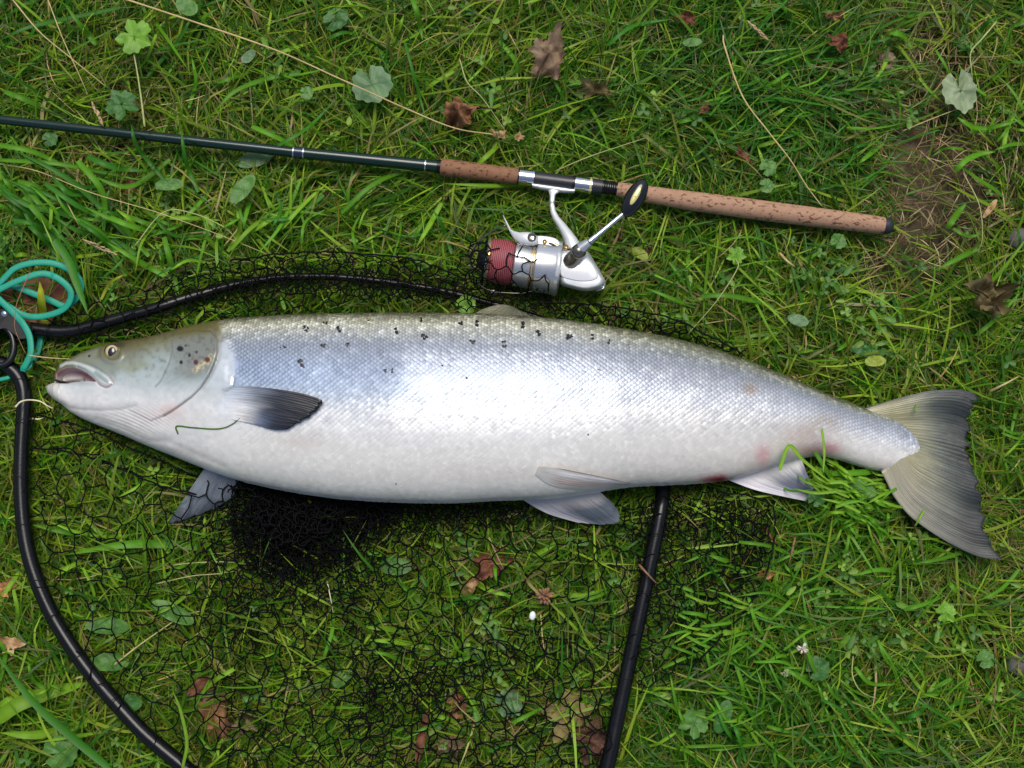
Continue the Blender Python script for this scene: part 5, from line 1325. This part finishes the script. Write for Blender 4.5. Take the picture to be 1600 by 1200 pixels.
GL = [("bright lime green lobed leaf standing high at the upper left", 210, 57, 32, -.5, 'lobed', .12, GA, .055, (60, -1.5), 1), ("dark green lobed leaf above the rod, below the lime one", 190, 163, 30, 2.2, 'lobed', .15, GB, .045, (30, 1.5), .9),
      ("round pale green scalloped leaf at top centre behind the long straw", 581, 132, 35, -1.2, 'round', .12, GCc, .04, None, 1), ("pale grey green scalloped leaf on the worn ground at upper right", 1500, 143, 40, -1.4, 'round', .3, GE, .035, (80, 1.1), .75),
      ("oval pointed green leaf hanging just below the rod blank", 379, 295, 28, .9, 'oval', .1, GD, .045, None, 1), ("small shiny oval leaf left of the pointed one below the rod", 264, 288, 22, .05, 'oval', .15, GD, .045, None, 1),
      ("broad leaf half hidden under the rod near its middle joint", 398, 248, 30, .3, 'oval', .1, GCc, .02, None, 1), ("small round ribbed leaf above the middle of the green blank", 479, 145, 12, 0, 'round', .1, GD, .04, None, 1),
      ("green leaf cut by the top edge right of the lime leaf", 292, 10, 20, -.6, 'oval', .1, GD, .045, None, 1.5), ("leaf at the left of the top centre, partly behind grass", 388, 88, 14, .8, 'oval', .1, GCc, .03, None, 1.3),
      ("pair leaf, blue green, at the top edge left of the tall blade", 525, 30, 24, .6, 'round', .15, GB, .03, None, .8), ("yellow green leaf in the grass between rod butt and tail", 1368, 564, 17, .1, 'oval', .2, GY, .036, None, 1.1),
      ("dark green leaf just left of the yellow green one near the tail", 1350, 548, 20, -.3, 'oval', .2, GB, .03, None, 1), ("toothed leaf beside the tip of the anal fin", 1276, 778, 15, .9, 'round', .15, GB, .042, None, 1),
      ("broad green leaf lying between anal fin and tail", 1342, 762, 28, -.4, 'oval', .2, GD, .042, None, 1), ("round green leaf in the thick grass at lower right", 1278, 1045, 20, .5, 'round', .15, GB, .034, None, 1),
      ("light green lobed leaf in the lower right grass below the tail", 1478, 957, 18, .3, 'lobed', .2, GA, .036, None, 1), ("round leaf at the right, lowest of the lower right weeds", 1540, 1030, 15, .5, 'round', .1, GD, .034, None, 1),
      ("long smooth green leaf under the lower left netting", 270, 957, 36, -.45, 'oval', .12, GD, .026, None, .75), ("wider green leaf left of the long smooth one under the net", 168, 978, 34, -.05, 'oval', .12, GD, .026, None, .8),
      ("dark green oval leaf under the net below the two smooth leaves", 198, 1100, 24, .1, 'oval', .12, GB, .026, None, 1.2), ("veined green leaf below the wide leaves under the net", 170, 1035, 32, .0, 'oval', .12, GD, .025, None, .9),
      ("curly scalloped green leaf under the net near the bottom centre", 795, 1098, 24, .3, 'round', .35, GCc, .028, None, 1), ("green leaf under the net below the heap of netting", 618, 885, 26, 0, 'oval', .12, GD, .026, None, 1.1),
      ("upright dark green leaf right of the net bar at the bottom", 1130, 1120, 26, 1.2, 'oval', .15, GB, .036, None, 1), ("pointed green leaf right of the net bar at the bottom edge", 1085, 1130, 26, .9, 'lobed', .15, GD, .034, None, .9),
      ("round pale leaf against the fish's back left of the dorsal fin", 728, 476, 17, .4, 'round', .15, GA, .03, None, 1), ("heart shaped leaf in the clump above the long cork grip", 1200, 262, 15, .6, 'round', .15, GD, .04, None, 1),
      ("second leaf of the clump just above the cork grip", 1198, 290, 13, .1, 'round', .15, GD, .04, None, 1), ("yellow green leaf beside the reel's gear housing", 1000, 396, 15, -.6, 'oval', .15, GY, .028, None, 1.2),
      ("green leaf cut by the top right of the standing dead leaf", 1082, 66, 16, .1, 'oval', .12, GD, .036, None, 1), ("light green leaf under the rod butt", 1310, 377, 14, .9, 'round', .2, GD, .034, None, 1), ("pale lime leaf right of the reel in open grass", 1150, 398, 18, -.2, 'lobed', .2, GA, .034, None, .9),
      ("plain leaf in the open grass right of the fish's back", 1247, 500, 17, -.3, 'oval', .12, GCc, .036, None, 1.2), ("blue green leaf in the bottom left corner grass", 95, 1175, 30, .3, 'round', .15, GD, .03, None, .9),
      ("round leaf at the left edge below the rod blank", 78, 217, 14, .4, 'round', .1, GB, .03, None, 1), ("pale disc shaped leaf under the net, centre left", 535, 1060, 18, .7, 'oval', .15, GD, .026, None, 1.2)]
for i, (lb, x, y, s, rt, kd_, cr, cols, z, st, asp) in enumerate(GL):
    leaf("green_leaf", lb, "leaf", x, y, s, rt, kd_, cr, cols, M_LEAF, "green weed leaves in the lawn", stalk=st, z=z, seed=i + 50, aspect=asp)

# ------------------------------------------------------------------ dry stalks
STK = [("long pale straw running from the top left down to above the cork grip", [(185, -5), (300, 33), (430, 78), (533, 124), (640, 172), (710, 200), (770, 210)], 3.2, .050, 0),
       ("yellow straw crossing the upper left corner down towards the lime leaf", [(20, 0), (62, 50), (110, 90), (165, 135)], 2.6, .046, 0), ("thin straw falling from the top edge left of the lime leaf", [(75, 0), (98, 60), (125, 120), (138, 150)], 2, .046, 0),
       ("thick pale stalk rising from the rod up to the lime leaf", [(226, 198), (220, 150), (213, 105), (208, 80)], 3.4, .05, 1), ("straw with a kink in the open grass above the long cork grip", [(1130, 55), (1133, 75), (1160, 150), (1200, 205), (1235, 250), (1260, 290), (1284, 322)], 3, .048, 0),
       ("bent pale stalk above the scalloped leaf at upper right", [(1557, 34), (1535, 60), (1517, 82), (1518, 110), (1520, 126)], 3, .046, 1), ("straight straw pointing at the locking ring of the reel seat", [(866, 268), (920, 245), (1007, 216)], 2, .046, 1),
       ("pale bent stem between the two dead leaves at top centre", [(718, 92), (730, 128), (755, 155), (790, 205)], 2.2, .044, 1), ("thin pale line of straw at the far left below the rod", [(0, 256), (60, 268), (145, 302), (240, 330), (330, 362), (420, 398)], 1.8, .046, 0),
       ("looped pale stem arching below the rod at the left", [(210, 385), (255, 332), (300, 333), (350, 355), (372, 378)], 2.4, .044, 1), ("pale straw between the reel and the fish's back", [(1150, 405), (1152, 420), (1120, 470), (1075, 522)], 2, .046, 1),
       ("short pale straw resting on the grass above the tail fin", [(1546, 612), (1570, 600), (1592, 588)], 4, .044, 0), ("pale stalk piece lying on worn grass below the rod butt", [(1218, 395), (1230, 408), (1242, 417)], 5, .036, 0),
       ("fine reddish stem hanging over the net hinge and cord", [(47, 425), (38, 445), (26, 475), (23, 500), (24, 516), (33, 538), (40, 552)], 1.5, .062, 2), ("pale dry blade pointing at the salmon's snout", [(44, 555), (75, 559), (110, 561)], 2.2, .056, 0),
       ("pale curved stem looping over the net frame beside the jaw", [(24, 636), (32, 628), (45, 625), (62, 627), (74, 634), (82, 638)], 3, .052, 3), ("short white stem piece under the pale loop by the jaw", [(50, 654), (60, 655), (70, 652)], 3, .034, 3),
       ("white straw standing out under the netting at centre left", [(511, 908), (516, 932), (521, 960)], 2.2, .036, 3), ("long bleached blade under the netting right of the frame", [(270, 883), (310, 879), (350, 878), (388, 882)], 2, .034, 1),
       ("second bleached blade under the netting, below the first", [(245, 912), (300, 900), (345, 896), (385, 888)], 2, .034, 1), ("tan stem crossing under the lower left netting", [(165, 1050), (215, 1010), (275, 968)], 3, .03, 0),
       ("upright dry stem at the bottom centre under the net", [(845, 960), (848, 1000), (855, 1040)], 2.6, .03, 0), ("brown dry twig on the net's side bar", [(998, 882), (1010, 895), (1026, 912)], 4, .048, 2),
       ("pale curled stem in the lower right grass", [(1333, 1025), (1332, 1055), (1345, 1080), (1370, 1092)], 2, .04, 1), ("tan stem between net edge and anal fin", [(1243, 838), (1238, 860), (1232, 885)], 4, .034, 2),
       ("green stalk lying across the salmon's cheek below the pectoral fin", [(278, 678), (276, 666), (300, 668), (340, 670), (362, 663), (383, 646)], 2.4, -1, 4), ("long thin pale stem at the right below the scalloped leaf", [(1410, 205), (1450, 188), (1510, 165)], 2, .036, 0),
       ("thin pale stem curving down the right side of the worn ground", [(1505, 270), (1530, 320), (1535, 370), (1528, 395)], 2, .036, 1), ("dark pink stalk left of the anal fin among the grass", [(1195, 822), (1205, 840), (1215, 852)], 4, .034, 5)]
SCOL = [(196, 176, 120), (172, 176, 112), (150, 112, 84), (226, 216, 176), (74, 112, 30), (120, 60, 56)]
for (lb, pts, w, z, ci) in STK:
    P = crom(pts, 8)
    if z < 0:
        zz = zsurf(P[:, 0], P[:, 1]) + .0032
    else:
        s = np.linspace(0, 1, len(P)); zz = z * (.72 + .28 * np.sin(s * math.pi)) if z < .05 else np.full(len(P), z)
    Q = W(P[:, 0], P[:, 1], zz)
    V, F = tube(Q, np.linspace(1, .55, len(P)) * w * .5 * PXM, 6, flat=.6)
    C = lin(SCOL[ci]) * (.8 + .4 * vn(V[:, 0] * 300, V[:, 1] * 300, 3))[:, None]
    o = mk("dry_stalk" if ci != 4 else "green_stalk", V, F, M_STRAW, C=C, origin=(*Q[0][:2], 0))
    tag(o, lb, "stalk", "loose stalks and straws")
# seed heads
for lb, x0, y0, x1, y1, w in (("beige ribbed seed head lying in the grass at left above the net frame", 132, 376, 180, 397, 7), ("small beige seed head just above the rod at left", 145, 162, 160, 194, 7), ("beige seed head near the top edge right of centre", 1170, 35, 1198, 61, 6)):
    O = W((x0 + x1) / 2, (y0 + y1) / 2, .042)
    t = thing("seed_head", (O[0], O[1], 0), lb, "seed head", "seed heads of grass")
    m = MB()
    for k in range(30):
        s = k / 29; c = W(x0 + (x1 - x0) * s, y0 + (y1 - y0) * s, .042)
        a = random.uniform(0, 6.28); dd = W(x1, y1, .042) - W(x0, y0, .042); dd /= np.linalg.norm(dd); pp = np.array([-dd[1], dd[0], 0])
        off = (pp * math.cos(a) + UP * math.sin(a)) * w * .35 * PXM * math.sin(math.pi * (s * .85 + .1))
        V, F = ellipsoid(c + off, [dd * .0028 + off * .4, pp * .0009, UP * .0009], 6, 5); m.add(V, F, lin((190, 164, 122)) * random.uniform(.7, 1.15))
    m.build("spikelets", M_STRAW, t)
# clover flowers
for lb, x, y, r, c, z in (("white clover flower head with one brown petal at lower right", 1254, 1013, 9, (222, 220, 206), .046), ("greenish white clover bud below the white flower", 1226, 1050, 8, (158, 174, 122), .036), ("withered brown clover flower under the net", 851, 932, 15, (152, 112, 90), .036)):
    O = W(x, y, z); t = thing("clover_flower", (O[0], O[1], 0), lb, "flower")
    m = MB()
    for k in range(26):
        a = random.uniform(0, 6.28); e_ = random.uniform(-.3, 1.4)
        d = np.array([math.cos(a) * math.cos(e_), math.sin(a) * math.cos(e_), math.sin(e_)]); s = np.cross(d, [.3, .2, .9]); s /= np.linalg.norm(s); q = np.cross(d, s)
        V, F = ellipsoid(O + d * r * .55 * PXM, [d * r * .5 * PXM, s * r * .16 * PXM, q * r * .12 * PXM], 6, 5)
        cc = lin(c) if random.random() > .12 else lin((170, 118, 76)); m.add(V, F, cc * random.uniform(.75, 1.1))
    m.build("petals", M_STRAW, t)
    V, F = tube(np.array([O, [O[0] + .004, O[1] + .003, .02], [O[0] + .01, O[1] + .006, .004]]), .0008, 6); mk("stem", V, F, M_LEAF, t, C=np.tile(lin((84, 120, 50)), (len(V), 1)))
V, F = ellipsoid(W(832, 962, .036), [np.array([.003, -.001, 0]), np.array([.001, .0042, 0]), np.array([0, 0, .0022])], 20, 14)
tag(mk("droplet", V, F, M_BONE, origin=(*W(832, 962, .036)[:2], 0)), "small pearly white droplet on a leaf under the netting", "droplet")
# stones
for lb, x, y, r, s in (("grey stone at the right edge level with the rod butt", 1592, 374, 20, 1), ("grey stone at the right edge in the lower grass", 1590, 1038, 20, 2)):
    O = W(x, y, .012); V, F = ellipsoid(O, [np.array([r * PXM, 0, 0]), np.array([0, r * .9 * PXM, 0]), np.array([0, 0, .012])], 28, 20)
    V = O + (V - O) * (.8 + .4 * fbm(V[:, 0] * 90, V[:, 1] * 90 + V[:, 2] * 60, s))[:, None]
    tag(mk("stone", V, F, M_STONE, origin=(O[0], O[1], 0)), lb, "stone", "stones in the lawn")
